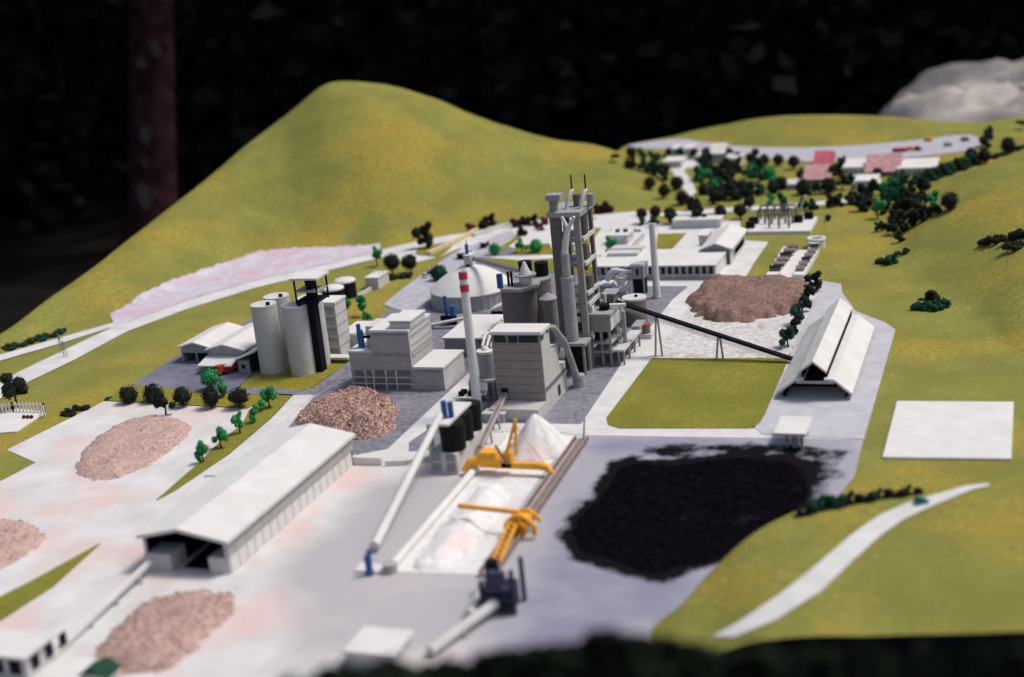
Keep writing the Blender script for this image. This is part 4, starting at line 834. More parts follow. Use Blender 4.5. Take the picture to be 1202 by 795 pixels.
# head gear on the deck
mb = MB(); a_, b_ = atY(645.5, 247, yt + .1), atY(651.5, 234, yt + .1); mb.box(a_.x, yt + .08, H + .001, b_.x, yt + .25, H + .25); P(t, 'hoist_shaft', mb, 'tower'); mb = MB(); mb.box(a_.x - .06, yt + .03, H + .251, a_.x + .27, yt + .32, H + .38); P(t, 'hoist_box', mb, 'duct')
for k, (ux, sx) in enumerate(((.52, 0), (.84, 0))):
    mb = MB(); cx, cy = x0 + ux - .02, (yt + yb) / 2 + .1; mb.cyl(cx, cy, H + .001, H + .27, .09, .09, 16); P(t, 'top_cyclone', mb, 'towerdk' if k == 0 else 'duct')
    mb = MB(); mb.tube([(cx - .17, cy - .3, H), (cx - .13, cy - .25, H + .2), (cx - .07, cy - .2, H + .36), (cx - .03, cy - .13, H + .40)], [.04, .045, .05, .04], 10); P(t, 'inlet_pipe', mb, 'pipe')
    mb = MB(); mb.cyl(cx - .05, cy - .16, H + .40, H + .74, .018, .018, 8); P(t, 'antenna', mb, 'black')
# riser duct standing in front of the tower
yd = yt - .28; pt = lambda u, v: atY(u, v, yd)
t2 = thing('riser_duct', 'grey vertical riser duct with a forked top in front of the open tower', 'duct', (pt(670, 402).x, yd, 0))
c1 = pt(671, 399); c2 = pt(666.7, 327); xm = (c1.x + c2.x) / 2; r7 = 7.6 * scale_at((xm, yd, c1.z)); z1_, z2_, z3_ = c1.z, c2.z, pt(665, 297).z
mb = MB(); mb.cyl(xm, yd, z1_, z2_, r7, r7, 28); mb.cyl(xm, yd, z2_, z2_ + .05, r7 * 1.08, r7 * 1.08, 28); P(t2, 'lower_shell', mb, 'duct')
mb = MB(); mb.cyl(xm, yd, z2_ + .051, z3_, r7 * .66, r7 * .66, 22); P(t2, 'upper_shell', mb, 'duct')
j = pt(666.6, 267); a_, b_ = pt(659, 254), pt(674, 254)
mb = MB(); mb.tube([(xm, yd, z3_ + .001), (xm + .04, yd, z3_ + .25), (j.x, yd, j.z)], [r7 * .55, r7 * .5, r7 * .4], 14); P(t2, 'neck', mb, 'pipe')
for q in (a_, b_): mb = MB(); mb.tube([(j.x, yd, j.z - .03), (q.x, yd, q.z)], [.05, .035], 10); P(t2, 'fork_arm', mb, 'pipe')
mb = MB(); mb.box(xm - .36, yd - .24, z1_ - .07, xm + .36, yd + .24, z1_ - .002); P(t2, 'platform', mb, 'duct')
for dx in (-.31, .27):
    for dy_ in (-.2, .16): mb = MB(); mb.box(xm + dx, yd + dy_, 0, xm + dx + .05, yd + dy_ + .05, z1_ - .072); P(t2, 'leg', mb, 'tower')
mb = MB(); mb.box(xm - .02, yd - .1, .02, xm + .25, yd + .15, z1_ - .1); P(t2, 'fan_casing', mb, 'navy')
mb = MB(); mb.tube([(xm - .02, yd - .25, z1_ - .13), (xm - .14, yd - .27, z1_ - .15), (xm - .2, yd - .27, z1_ - .28), (xm - .2, yd - .27, z1_ - .6), (xm - .16, yd - .27, .1)], [.06, .075, .08, .075, .07], 12); P(t2, 'elbow_pipe', mb, 'pipe')
# ---- kiln platform
y0 = G(718.5, 430).y; F = lambda u, v: atY(u, v, y0)
xa, xb = F(688.5, 369).x, F(716, 369).x; z0 = F(700, 389.5).z; zr = F(700, 369).z; yk = y0 + 1.15
t = thing('kiln_building', 'grey kiln head building on open legged frame at the foot of the tower', 'building', ((xa + xb) / 2, y0, 0))
mb = MB(); mb.box(xa + .03, y0, z0, xb - .02, yk, zr - .04); P(t, 'wall', mb, 'tower'); mb = MB(); mb.box(xa, y0 - .04, zr - .038, xb + .02, yk + .04, zr + .02); P(t, 'roof', mb, 'duct')
mb = MB(); mb.box(xb - .018, y0 + .02, z0 + .03, xb - .004, yk - .02, zr - .08); P(t, 'side_cladding', mb, 'card2')
for xx in (xa + .04, (xa + xb) / 2, xb - .08):
    for yy in (y0, (y0 + yk) / 2, yk - .05): mb = MB(); mb.box(xx, yy, 0, xx + .05, yy + .05, z0 - .001); P(t, 'leg', mb, 'tower')
for v_ in (401, 411.5): zz = F(700, v_).z; mb = MB(); mb.box(xa + .05, y0 - .015, zz - .05, xb, yk, zz); P(t, 'floor', mb, 'duct')
mb = MB(); zz = F(700, 399).z; mb.box(xa + .12, y0 + .1, zz + .01, xb - .15, yk - .1, z0 - .01); P(t, 'machine', mb, 'navy')
# gear on the roof
mb = MB(); mb.box(xa + .2, yk - .45, zr + .021, xb - .1, yk - .05, zr + .26); P(t, 'roof_housing', mb, 'towerdk'); mb = MB(); mb.box(xa + .17, yk - .48, zr + .261, xb - .05, yk - .02, zr + .30); P(t, 'housing_roof', mb, 'duct')
mb = MB(); mb.cyl(xa + .33, y0 + .35, zr + .021, zr + .14, .12, .12, 16); P(t, 'drum', mb, 'black'); mb = MB(); mb.tube([(xa + .44, y0 + .4, zr + .1), (xa + .8, y0 + .45, zr + .1)], .045, 10); P(t, 'pipe', mb, 'pipe'); mb = MB(); mb.tube([(xa + .3, y0 + .5, zr + .1), (xa + .32, y0 + .5, zr + .35)], .035, 8); P(t, 'pipe', mb, 'pipe'); mb = MB(); mb.box(xa + .02, y0 + .1, zr + .021, xa + .12, y0 + .25, zr + .14); P(t, 'valve_box', mb, 'pipe')
# legged table beside it
p0, p1, p2 = F(719, 410), F(733, 410), None; zt = p0.z; yb_ = G(751, 387, zt).y
t = thing('cooler_table', 'long pale table on thin legs right of the kiln head building', 'platform', (p1.x, y0, 0))
mb = MB(); mb.box(p0.x + .02, y0 - .02, zt - .05, p1.x, yb_, zt); P(t, 'top', mb, 'card2')
for k in range(4):
    yy = y0 + .03 + k * (yb_ - y0 - .1) / 3
    for xx in (p1.x - .06, p0.x + .1): mb = MB(); mb.box(xx, yy, 0, xx + .04, yy + .04, zt - .051); P(t, 'leg', mb, 'tower')
mb = MB(); mb.box(p0.x + .03, yb_ + .05, zt + .02, p1.x - .03, yb_ + .6, zt + .07); mb.box(p0.x + .05, yb_ + .1, 0, p0.x + .1, yb_ + .5, zt + .02); P(t, 'rear_table', mb, 'duct')
mb = MB(); q = F(729, 400); mb.box(p0.x + .12, y0 + .5, zt + .001, p0.x + .2, y0 + .58, zt + .75); mb.box(p0.x + .02, y0 + .95, zt + .001, p0.x + .07, y0 + 1.0, zt + .65); P(t, 'mast', mb, 'duct')
# round brown tank with pale disc lid
cx, cy, r, H = cyl_at(747, 384, 14.5, 354)
t = thing('disc_tank', 'squat brown tank with a pale disc lid behind the legged table', 'tank', (cx, cy, 0)); mb = MB(); mb.cyl(cx, cy, 0, H, r * .96, r * .96, 36); P(t, 'shell', mb, 'brown'); mb = MB(); mb.cyl(cx, cy, H + .001, H + .05, r, r, 36); P(t, 'lid', mb, 'card2'); mb = MB(); mb.cyl(cx + .05, cy, H + .051, H + .1, .04, .04, 10); P(t, 'vent', mb, 'black')
q = G(752, 399); t = thing('red_tank', 'small dark red tank on a white tray right of the legged table', 'tank', q)
mb = MB(); mb.box(q.x, q.y, .017, q.x + .27, q.y + .4, .14); P(t, 'tray', mb, 'card2'); mb = MB(); mb.cyl(q.x + .12, q.y + .15, .141, .34, .10, .10, 16); P(t, 'shell', mb, 'rail'); mb = MB(); mb.cyl(q.x + .12, q.y + .15, .341, .37, .11, .11, 16); P(t, 'lid', mb, 'truck')
# ---- filter group behind
yf = G(750, 354).y; F = lambda u, v: atY(u, v, yf)
t = thing('bag_filter', 'grey bag filter box with white top on a dark frame near the plain chimney', 'filter', (F(748, 346).x, yf, 0))
a_, b_ = F(740, 311), F(756, 327); mb = MB(); mb.box(a_.x, yf, b_.z, b_.x, yf + .5, a_.z - .04); P(t, 'housing', mb, 'duct'); mb = MB(); mb.box(a_.x - .02, yf - .02, a_.z - .038, b_.x + .02, yf + .52, a_.z + .03); P(t, 'roof', mb, 'card')
mb = MB(); mb.box((a_.x + b_.x) / 2 - .03, yf - .012, b_.z + .1, (a_.x + b_.x) / 2 + .03, yf - .001, a_.z - .1); P(t, 'slot', mb, 'black')
mb = MB(); mb.box(a_.x + .04, yf + .02, .15, b_.x - .04, yf + .45, b_.z - .002); P(t, 'underframe', mb, 'navy')
for xx in (a_.x, b_.x - .04): mb = MB(); mb.box(xx, yf - .01, 0, xx + .04, yf + .03, b_.z - .002); P(t, 'leg', mb, 'tower')
t = thing('pipe_cluster', 'tangle of white pipes and elbows left of the bag filter', 'pipes', (F(728, 348).x, yf, 0))
def tub(pts, r, m='pipe', nm='pipe'): mb = MB(); mb.tube([F(*p) + Vector((0, (p[0] - 728) * .0, 0)) for p in pts], r, 10); P(t, nm, mb, m)
tub([(712.5, 329), (715, 323), (720, 317.5), (726, 317)], [.07, .09, .09, .07]); tub([(729, 316), (729.5, 323.5)], .085)
tub([(731, 319), (741, 318)], .055); tub([(729, 324), (729, 335)], [.17, .09], 'pipe', 'funnel')
tub([(718, 332), (728, 342)], .055); tub([(740, 331), (736, 337), (729.5, 342)], [.07, .08, .06]); tub([(718.5, 336), (720, 348)], .07); tub([(740.5, 331), (741, 346)], .05); tub([(729, 342), (728, 352)], [.09, .06], 'duct', 'funnel')
for u_ in (716, 724, 733, 738): a_ = F(u_, 340); mb = MB(); mb.cyl(a_.x, yf + .05, 0, a_.z, .02, .02, 8); P(t, 'post', mb, 'tower')
q = F(712, 342); t = thing('filter_box', 'small grey box with white lid beside the white pipe tangle', 'filter', (q.x, yf - .1, 0)); a_, b_ = F(705, 333), F(718, 343); mb = MB(); mb.box(a_.x, yf - .1, 0, b_.x, yf + .3, a_.z - .03); P(t, 'body', mb, 'tower'); mb = MB(); mb.box(a_.x - .02, yf - .12, a_.z - .028, b_.x + .02, yf + .32, a_.z + .02); P(t, 'lid', mb, 'card')
mb = MB(); mb.beam(atY(715, 345, yk + .3), atY(728, 353, yk + .25), .07, .05); mb.beam(atY(727, 352, yk + .25), Vector((atY(727, 352, yk + .25).x, yk + .25, 0)), .03, .03); one('white_chute', 'slanting white plank-like chute at the head of the long belt conveyor', 'chute', mb, 'pipe')
# ---- long belt conveyor from the barn to the kiln
a = atY(713, 350.5, yk - .2); b = G(930, 421, .12)
t = thing('belt_conveyor', 'long dark belt conveyor with comb-like railing sloping down to the barn', 'conveyor', (a.x, a.y, 0))
up = Vector((0, 0, 1)); nrm = (b - a).cross(up).normalized()
for s_ in (-.06, .06): mb = MB(); mb.beam(a + nrm * s_, b + nrm * s_, .018, .06); P(t, 'girder', mb, 'navy')
mb = MB(); mb.beam(a + up * .012, b + up * .012, .09, .015); P(t, 'belt', mb, 'black'); mb = MB(); n_ = 95
for i in range(n_):
    p = a.lerp(b, (i + .5) / n_); mb.beam(p - nrm * .075 - up * .13, p - nrm * .075 - up * .045, .012, .016); mb.beam(p + nrm * .075 - up * .13, p + nrm * .075 - up * .045, .012, .016)
o = P(t, 'railing', mb, 'card2'); o['kind'] = 'stuff'
for k in (.275, .615):
    p = a.lerp(b, k)
    for s_ in (-1, 1): mb = MB(); mb.beam((p.x + s_ * .08, p.y - .02, 0), (p.x + s_ * .02, p.y, p.z - .05), .04, .04); P(t, 'leg', mb, 'railtop')
# ---- open barn with raised ridge roof
y0 = G(956, 470.7).y; F = lambda u, v: atY(u, v, y0)
e0, e1 = F(911.7, 462.7), F(1000.3, 462.7); ze = (e0.z + e1.z) / 2; k0, k1 = F(934, 444), F(979, 445.6); zk = (k0.z + k1.z) / 2; m0, mA, m1 = F(940, 440), F(954, 425.7), F(970, 439); zm = (m0.z + m1.z) / 2
y1 = G(1028, 385, ze).y; cxm = (e0.x + e1.x) / 2; g0, g1 = F(914.4, 470), F(997.6, 470); th = .05
t = thing('open_barn', 'long open-ended storage barn with a raised white ridge roof on the grey plaza', 'barn', (cxm, y0, 0))
mb = MB(); mb.profile([(e0.x, ze - .02), (k0.x, zk - th), (m0.x + .05, zk - th + .02), (m0.x + .05, zk + .01), (k0.x, zk), (e0.x, ze + .04)], y0, y1); P(t, 'lower_roof', mb, 'card2')  # left slope in greyer card, its shade put into the colour
mb = MB(); mb.profile([(e1.x, ze - .02), (k1.x, zk - th), (m1.x - .05, zk - th + .02), (m1.x - .05, zk + .01), (k1.x, zk), (e1.x, ze + .04)], y0, y1); P(t, 'lower_roof', mb, 'card'); zm += .07; mA.z += .05
mb = MB(); mb.profile([(m0.x - .03, zm - .03), (mA.x, mA.z - th), (m1.x - .0, zm - .03), (m1.x - .0, zm + .01), (mA.x, mA.z), (m0.x - .03, zm + .01)], y0 - .02, y1 + .02); P(t, 'ridge_roof', mb, 'card')
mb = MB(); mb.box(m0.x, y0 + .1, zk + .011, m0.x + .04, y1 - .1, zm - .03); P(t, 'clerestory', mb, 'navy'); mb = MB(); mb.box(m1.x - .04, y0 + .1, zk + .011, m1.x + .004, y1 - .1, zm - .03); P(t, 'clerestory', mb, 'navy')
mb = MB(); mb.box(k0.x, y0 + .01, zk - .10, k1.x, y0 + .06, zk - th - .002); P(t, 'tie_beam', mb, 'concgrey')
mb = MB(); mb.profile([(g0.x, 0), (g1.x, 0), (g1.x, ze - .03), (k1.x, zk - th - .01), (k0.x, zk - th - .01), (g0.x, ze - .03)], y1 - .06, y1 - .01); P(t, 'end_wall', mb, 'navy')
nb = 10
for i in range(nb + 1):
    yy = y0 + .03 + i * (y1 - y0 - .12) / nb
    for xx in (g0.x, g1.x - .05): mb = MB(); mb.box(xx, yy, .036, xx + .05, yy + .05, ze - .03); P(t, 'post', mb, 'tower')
mb = MB(); mb.box(g0.x + .06, y0 + .15, .036, g0.x + .11, y1 - .1, ze - .05); P(t, 'inner_wall', mb, 'navy'); mb = MB(); mb.box(g1.x - .11, y0 + .15, .036, g1.x - .06, y1 - .1, ze - .05); P(t, 'inner_wall', mb, 'navy'); mb = MB(); mb.box(g0.x + .12, y0 + .8, .036, g1.x - .12, y1 - .1, .3); P(t, 'stored_heap', mb, 'navy')  # navy inner walls added to keep light off the barn floor
# ---- legged white platform in front of the barn
zt = HT(G(938, 530), 509.5); A, B, D = G(908, 508, zt), G(946, 509.5, zt), G(952.5, 488.5, zt)
t = thing('legged_canopy', 'small white canopy on thin legs at the edge of the coal yard', 'canopy', ((A.x + B.x) / 2, A.y, 0))
mb = MB(); mb.box(A.x, A.y, zt - .05, B.x, D.y, zt); P(t, 'roof', mb, 'card')
for xx in (A.x + .2, A.x + .32, B.x - .22, B.x - .12):
    for yy in (A.y + .12, D.y - .15): mb = MB(); mb.box(xx, yy, 0, xx + .04, yy + .04, zt - .051); P(t, 'leg', mb, 'tower')
# ---- blank white slab lying on the right hand grass
cs = [T(1053, 473), T(1190, 474), T(1187, 541), T(1036, 539)]
mb = MB(); mb.add([p + Vector((0, 0, .05)) for p in cs] + [p + Vector((0, 0, -.03)) for p in cs], [(3, 2, 1, 0), (4, 5, 6, 7), (0, 1, 5, 4), (1, 2, 6, 5), (2, 3, 7, 6), (3, 0, 4, 7)])
one('white_slab', 'blank white rectangular board lying on the grass at the right', 'board', mb, 'card', loc=cs[3])
# ---- pale silos
f = G(317, 442.5); Hs = HT(f, 361.5); r = 15.2 * scale_at(f)
L = ['front left pale silo of the four beside the workshop', 'front right pale silo of the four, nearest to the dark lift shaft', 'rear left pale silo of the four, only its top showing', 'rear right pale silo of the four, seen behind the dark lift shaft']
for i, (u_, v_) in enumerate(((309, 356), (345.5, 357), (324, 346.5), (363, 348))):
    c = G(u_, v_, Hs); t = thing('cement_silo', L[i], 'silo', (c.x, c.y, 0), 'four tall pale silos'); mb = MB(); mb.cyl(c.x, c.y, 0, Hs - .04, r, r, 44); P(t, 'shaft', mb, 'silo'); mb = MB(); mb.cyl(c.x, c.y, Hs - .039, Hs, r * 1.01, r * 1.01, 44); P(t, 'lid', mb, 'card2')
    mb = MB(); mb.box(c.x + r * .5, c.y - r * .5, Hs + .001, c.x + r * .75, c.y - r * .3, Hs + .07); P(t, 'hatch', mb, 'black')
ce = G(380, 437); yl = ce.y - .05; a_, b_ = atY(361.5, 354, yl), atY(370.5, 354, yl); xw = 9 * scale_at(ce)
ce.x = (G(372, 437).x + G(380, 437).x) / 2; Ht = atY(366, 354, yl).z
t = thing('lift_tower', 'dark lift shaft with open white-roofed cage between the silos', 'tower', (ce.x, yl, 0))
mb = MB(); mb.box(ce.x - xw / 2, yl, 0, ce.x + xw / 2, yl + .25, Ht); P(t, 'shaft', mb, 'navy')
zr_ = atY(364, 327, yl).z; hw = .30
for dx in (-hw, hw - .04):
    for dy_ in (-.1, .45): mb = MB(); mb.box(ce.x + dx, yl + dy_, Ht - .02, ce.x + dx + .035, yl + dy_ + .035, zr_); P(t, 'cage_post', mb, 'navy')
for k in (.02, .45): mb = MB(); zz = Ht + (zr_ - Ht) * k; mb.box(ce.x - hw, yl - .1, zz, ce.x + hw, yl + .48, zz + .03); P(t, 'cage_floor', mb, 'duct' if k > .1 else 'navy')
mb = MB(); mb.box(ce.x - .06, yl + .05, Ht + .06, ce.x + .08, yl + .25, zr_ - .05); P(t, 'hoist', mb, 'navy'); mb = MB(); mb.box(ce.x - hw - .05, yl - .15, zr_ + .001, ce.x + hw + .05, yl + .53, zr_ + .05); P(t, 'cage_roof', mb, 'card')
# ---- packing building
y0 = G(400, 420).y; F = lambda u, v: atY(u, v, y0); x1 = F(401, 420).x; x0 = F(384, 420).x; zt = F(395, 355).z; yb = atX(404.5, 347, x1).y
t = thing('packing_building', 'pale packing building with grey storey bands right of the silos', 'building', ((x0 + x1) / 2, y0, 0))
mb = MB(); mb.box(x0, y0, .0, x1, yb, zt - .04); P(t, 'wall', mb, 'card2'); mb = MB(); mb.box(x0 - .02, y0 - .02, zt - .038, x1 + .02, yb + .02, zt + .015); P(t, 'roof', mb, 'card')
for k in range(5): z_a = .06 + k * (zt - .1) / 5; mb = MB(); mb.box(x0 + .03, y0 - .015, z_a, x1 - .03, y0 - .001, z_a + (zt - .1) / 5 - .06); P(t, 'front_panel', mb, 'concgrey'); mb = MB(); mb.box(x0 + .03, y0 - .02, z_a + (zt - .1) / 5 - .14, x1 - .05, y0 - .0155, z_a + (zt - .1) / 5 - .08); P(t, 'window', mb, 'greyband')
for k in range(1, 5): z_a = .06 + k * (zt - .1) / 5 - .03; mb = MB(); mb.box(x1 + .001, y0, z_a, x1 + .01, yb, z_a + .025); P(t, 'side_joint', mb, 'concgrey')
za = atX(420, 388, x1); za = HT((x1, yb + .5), 385); yc = G(431, 377, za).y; mb = MB(); mb.box(x0 + .1, yb + .001, 0, x1 + .3, yc, za - .03); P(t, 'annex_wall', mb, 'card2'); mb = MB(); mb.box(x0 + .08, yb + .025, za - .028, x1 + .32, yc + .02, za + .01); P(t, 'annex_roof', mb, 'card')
q = G(378, 427); mb = MB(); mb.box(q.x, q.y, .12, G(412, 425).x, q.y + .28, .17)
for dx in (.1, .75): mb.box(q.x + dx, q.y + .1, 0, q.x + dx + .05, q.y + .15, .12)
one('loading_canopy', 'thin pale loading canopy at the foot of the packing building', 'canopy', mb, 'card2', loc=q)
# ---- two dark tanks with white domed lids, little white block
for (u_, v_, rp, vt_, lb) in ((393, 357, 13.4, 342, 'low black tank with white domed lid just behind the packing building'), (407.5, 351.5, 12.9, 333, 'taller black tank with white domed lid, rear one of the two')):
    cx, cy, r, H = cyl_at(u_, v_, rp, vt_); t = thing('black_tank', lb, 'tank', (cx, cy, 0)); mb = MB(); mb.cyl(cx, cy, 0, H, r * .97, r * .97, 36); P(t, 'shell', mb, 'navy'); mb = MB(); mb.cyl(cx, cy, H + .001, H + .03, r, r, 36); mb.dome(cx, cy, H + .03, r, r * .28, 36); P(t, 'lid', mb, 'card')
a_, b_, d_ = G(430, 339), G(444, 339.5), G(450, 334); zz = HT(a_, 325.5); t = thing('white_block', 'small pale block building with three bumps on its roof, on the grass', 'building', a_)
mb = MB(); mb.box(a_.x, a_.y, 0, b_.x, a_.y + .75, zz - .03); P(t, 'wall', mb, 'card2'); mb = MB(); mb.box(a_.x - .02, a_.y - .02, zz - .028, b_.x + .02, a_.y + .77, zz); P(t, 'roof', mb, 'card')
for k in range(3): mb = MB(); mb.cyl(a_.x + .1 + k * .13, a_.y + .5, zz + .001, zz + .07, .045, .02, 10); P(t, 'vent', mb, 'card')
a_, b_ = G(420, 349), G(436, 340); mb = MB(); mb.beam(a_ + Vector((0, 0, .05)), b_ + Vector((0, 0, .05)), .05, .1); one('low_wall', 'low pale wall between the black tanks and the small block building', 'wall', mb, 'card2', loc=a_)
# ---- workshop with twin gables
y0 = G(213, 425).y; F = lambda u, v: atY(u, v, y0); el, a1, v1, = F(211, 407), F(227.5, 400.6), F(245, 406.5); yb = G(264, 378, a1.z).y
t = thing('workshop', 'white-roofed workshop with two gables and dark open bays at the left', 'workshop', (a1.x, y0, 0))
def gable(xl, xp, xr, ze_, zp, ya, yb_):
    mb = MB(); mb.profile([(xl - .06, ze_ - .03), (xp, zp - .04), (xr + .06, ze_ - .03), (xr + .06, ze_ + .01), (xp, zp), (xl - .06, ze_ + .01)], ya - .07, yb_ + .03); P(t, 'roof', mb, 'card')
    mb = MB(); mb.profile([(xl + .02, ze_ - .16), (xr - .02, ze_ - .16), (xr - .02, ze_ - .03), (xp, zp - .06), (xl + .02, ze_ - .03)], ya, ya + .04); P(t, 'gable_wall', mb, 'concgrey')
    mb = MB(); mb.profile([(xl + .02, 0), (xr - .02, 0), (xr - .02, ze_ - .03), (xp, zp - .06), (xl + .02, ze_ - .03)], yb_ - .06, yb_ - .02); P(t, 'back_wall', mb, 'concgrey')
    for xx in (xl + .02, (xl + xr) / 2, xr - .06): mb = MB(); mb.box(xx, ya, 0, xx + .04, ya + .04, ze_ - .161); P(t, 'post', mb, 'concgrey')
gable(el.x, a1.x, v1.x, (el.z + v1.z) / 2, a1.z, y0, yb)
mb = MB(); mb.box(el.x + .02, y0 + .05, 0, el.x + .05, yb - .07, el.z - .04); P(t, 'side_wall', mb, 'concgrey')
y2 = y0 - .45; F2 = lambda u, v: atY(u, v, y2); l2, a2, r2 = F2(244, 409.5), F2(262, 403), F2(285, 410); ze2 = (l2.z + r2.z) / 2
gable(l2.x, a2.x, r2.x, ze2, a2.z, y2, yb)
mb = MB(); mb.box(r2.x - .05, y2 + .05, 0, r2.x - .021, yb - .07, ze2 - .04); P(t, 'side_wall', mb, 'concgrey')
mb = MB(); mb.profx([(y2 - .5, ze2 - .26), (y2 - .01, ze2 - .16), (y2 - .01, ze2 - .19), (y2 - .5, ze2 - .29)], l2.x - .05, r2.x - .1); P(t, 'canopy', mb, 'card')
mb = MB(); mb.box(el.x + .06, (y0 + yb) / 2, .02, r2.x - .06, (y0 + yb) / 2 + .05, ze2 - .1); P(t, 'inner_wall', mb, 'navy')
q = G(281, 437.5); t = thing('gatehouse', 'small grey house with lean-to white roof between workshop and silos', 'house', q)
mb = MB(); mb.box(q.x, q.y, 0, q.x + .30, q.y + .8, .32); P(t, 'wall', mb, 'concgrey'); mb = MB(); mb.profile([(q.x - .06, .322), (q.x + .55, .55), (q.x + .55, .58), (q.x - .06, .355)], q.y - .05, q.y + .85); P(t, 'roof', mb, 'card'); mb = MB(); mb.box(q.x + .31, q.y + .05, 0, q.x + .5, q.y + .8, .42); P(t, 'rear_wall', mb, 'navy'); mb = MB(); mb.box(q.x + .1, q.y - .012, .12, q.x + .19, q.y - .001, .22); P(t, 'window', mb, 'glass')
# ---- office block and hall
A = G(698, 328.5); B = G(839, 328.5); y0 = (A.y + B.y) / 2; x0, x1 = A.x, B.x; F = lambda u, v: atY(u, v, y0); zt = F(770, 311).z; yb = G(713, 293.5, zt).y
t = thing('office_block', 'long low white office block with a row of dark window slots', 'building', ((x0 + x1) / 2, y0, 0))
mb = MB(); mb.box(x0, y0, 0, x1, yb, zt - .05); P(t, 'wall', mb, 'concgrey'); mb = MB(); mb.box(x0 - .06, y0 - .04, zt - .036, x1 + .05, yb, zt); P(t, 'roof', mb, 'card')
mb = MB(); mb.box(x1 + .001, y0 + .05, 0, x1 + .02, yb - .05, zt - .052); P(t, 'side_wall', mb, 'card')
n_ = 18; dx = (x1 - x0) / n_; zs = zt * .34
for i in range(n_): mb = MB(); xx = x0 + dx * (i + .2); mb.box(xx, y0 - .012, zs + .02, xx + dx * .55, y0 - .001, zt - .052); P(t, 'window', mb, 'glass')
for i in range(n_ // 2 + 1): xx = x0 + dx * 2 * i; mb = MB(); mb.box(xx - .015, y0 - .03, 0, xx + .015, y0 - .0125, zs); P(t, 'plinth_pier', mb, 'card2')
mb = MB(); mb.box(x0, y0 - .05, zs - .0, x1, y0 - .0125, zs + .018); P(t, 'sill_band', mb, 'card2')
a_, b_ = G(712, 301.5, zt), G(752, 301.5, zt); 
for (ua, ub, va, vb_) in ((713, 751, 301, 297.5), (717, 756, 295.5, 292)): p, q = G(ua, va, zt), G(ub, vb_, zt); mb = MB(); mb.box(p.x, p.y, zt + .001, q.x, q.y + .1, zt + .10); P(t, 'roof_strip', mb, 'card2')
yh = G(840, 294.3, zt).y; F = lambda u, v: atY(u, v, yh); a_, p_, b_ = F(824.8, 291), F(840, 284), F(857, 291); zE = (a_.z + b_.z) / 2; yb2 = G(869, 262, p_.z).y
t = thing('gabled_hall', 'white gabled hall rising behind the right end of the office block', 'hall', (p_.x, yh, 0))
mb = MB(); mb.profile([(a_.x, zt + .002), (b_.x, zt + .002), (b_.x, zE - .02), (p_.x, p_.z - .05), (a_.x, zE - .02)], yh, yh + .05); P(t, 'gable_wall', mb, 'greyband')
mb = MB(); mb.profile([(a_.x - .08, zE - .04), (p_.x, p_.z - .04), (b_.x + .08, zE - .04), (b_.x + .08, zE), (p_.x, p_.z), (a_.x - .08, zE)], yh - .1, yb2); P(t, 'roof', mb, 'card')
mb = MB(); mb.box(b_.x - .05, yh + .06, 0, b_.x, yb2 - .05, zE - .042); mb.box(a_.x, yh + .06, 0, a_.x + .05, yb2 - .05, zE - .042); P(t, 'side_wall', mb, 'card2')
mb = MB(); mb.box(a_.x + .06, yb2 - .1, 0, b_.x - .06, yb2 - .05, zE - .05); P(t, 'back_wall', mb, 'card2')
for k in range(7): mb = MB(); yy = yh + .4 + k * (yb2 - yh - .8) / 7; mb.box(b_.x + .001, yy, .15, b_.x + .014, yy + .45, zE - .2); P(t, 'window', mb, 'gridglass')
q = G(700, 300); t = thing('flat_annex', 'flat white annex with low walls left behind the office block', 'building', (q.x, yb + .3, 0))
for (ua, va, ub, vb_, z_) in ((757, 292, 800, 305, .3), (800, 290, 823, 305, .36), (820, 268, 836, 276, .5)):
    p, q = G(ua, vb_, z_), G(ub, va, z_); mb = MB(); mb.box(p.x, max(p.y, yb + .02), 0, q.x, max(q.y, yb + .5), z_ - .03); P(t, 'wall', mb, 'card2'); mb = MB(); mb.box(p.x - .03, max(p.y, yb + .02) - .01, z_ - .028, q.x + .03, max(q.y, yb + .5) + .03, z_); P(t, 'roof', mb, 'card')
# flat white halls behind the tower
k = 0
for (ua, va, ub, vb_, z_, lb) in ((655, 286, 700, 264, .25, 'wide flat white hall seen through the open tower'), (712, 276, 745, 268, .3, 'flat white hall in front of the red flower bed'), (735, 290, 758, 270, .28, 'narrow flat white hall left of the plain chimney'), (706, 300, 735, 291, .3, 'small flat white hall behind the office roof strips'),
                                  (790, 258, 850, 252, .3, 'long flat white hall below the row of dark trees')):
    p, q = G(ua, va, z_), G(ub, vb_, z_); t = thing('flat_hall', lb, 'building', ((p.x + q.x) / 2, p.y, 0)); mb = MB(); mb.box(p.x, p.y + .04, 0, q.x - .04, q.y - .04, z_ - .04); P(t, 'wall', mb, 'card2'); mb = MB(); mb.box(p.x - .03, p.y, z_ - .038, q.x, q.y, z_); P(t, 'roof', mb, 'card')
    s_ = scale_at(p)
    if k in (1, 3):
        for j in range(2): mb = MB(); mb.box(q.x - .5 + j * .25, p.y + .4, z_ + .001, q.x - .38 + j * .25, p.y + .5, z_ + .08); P(t, 'roof_vent', mb, 'black')
    k += 1
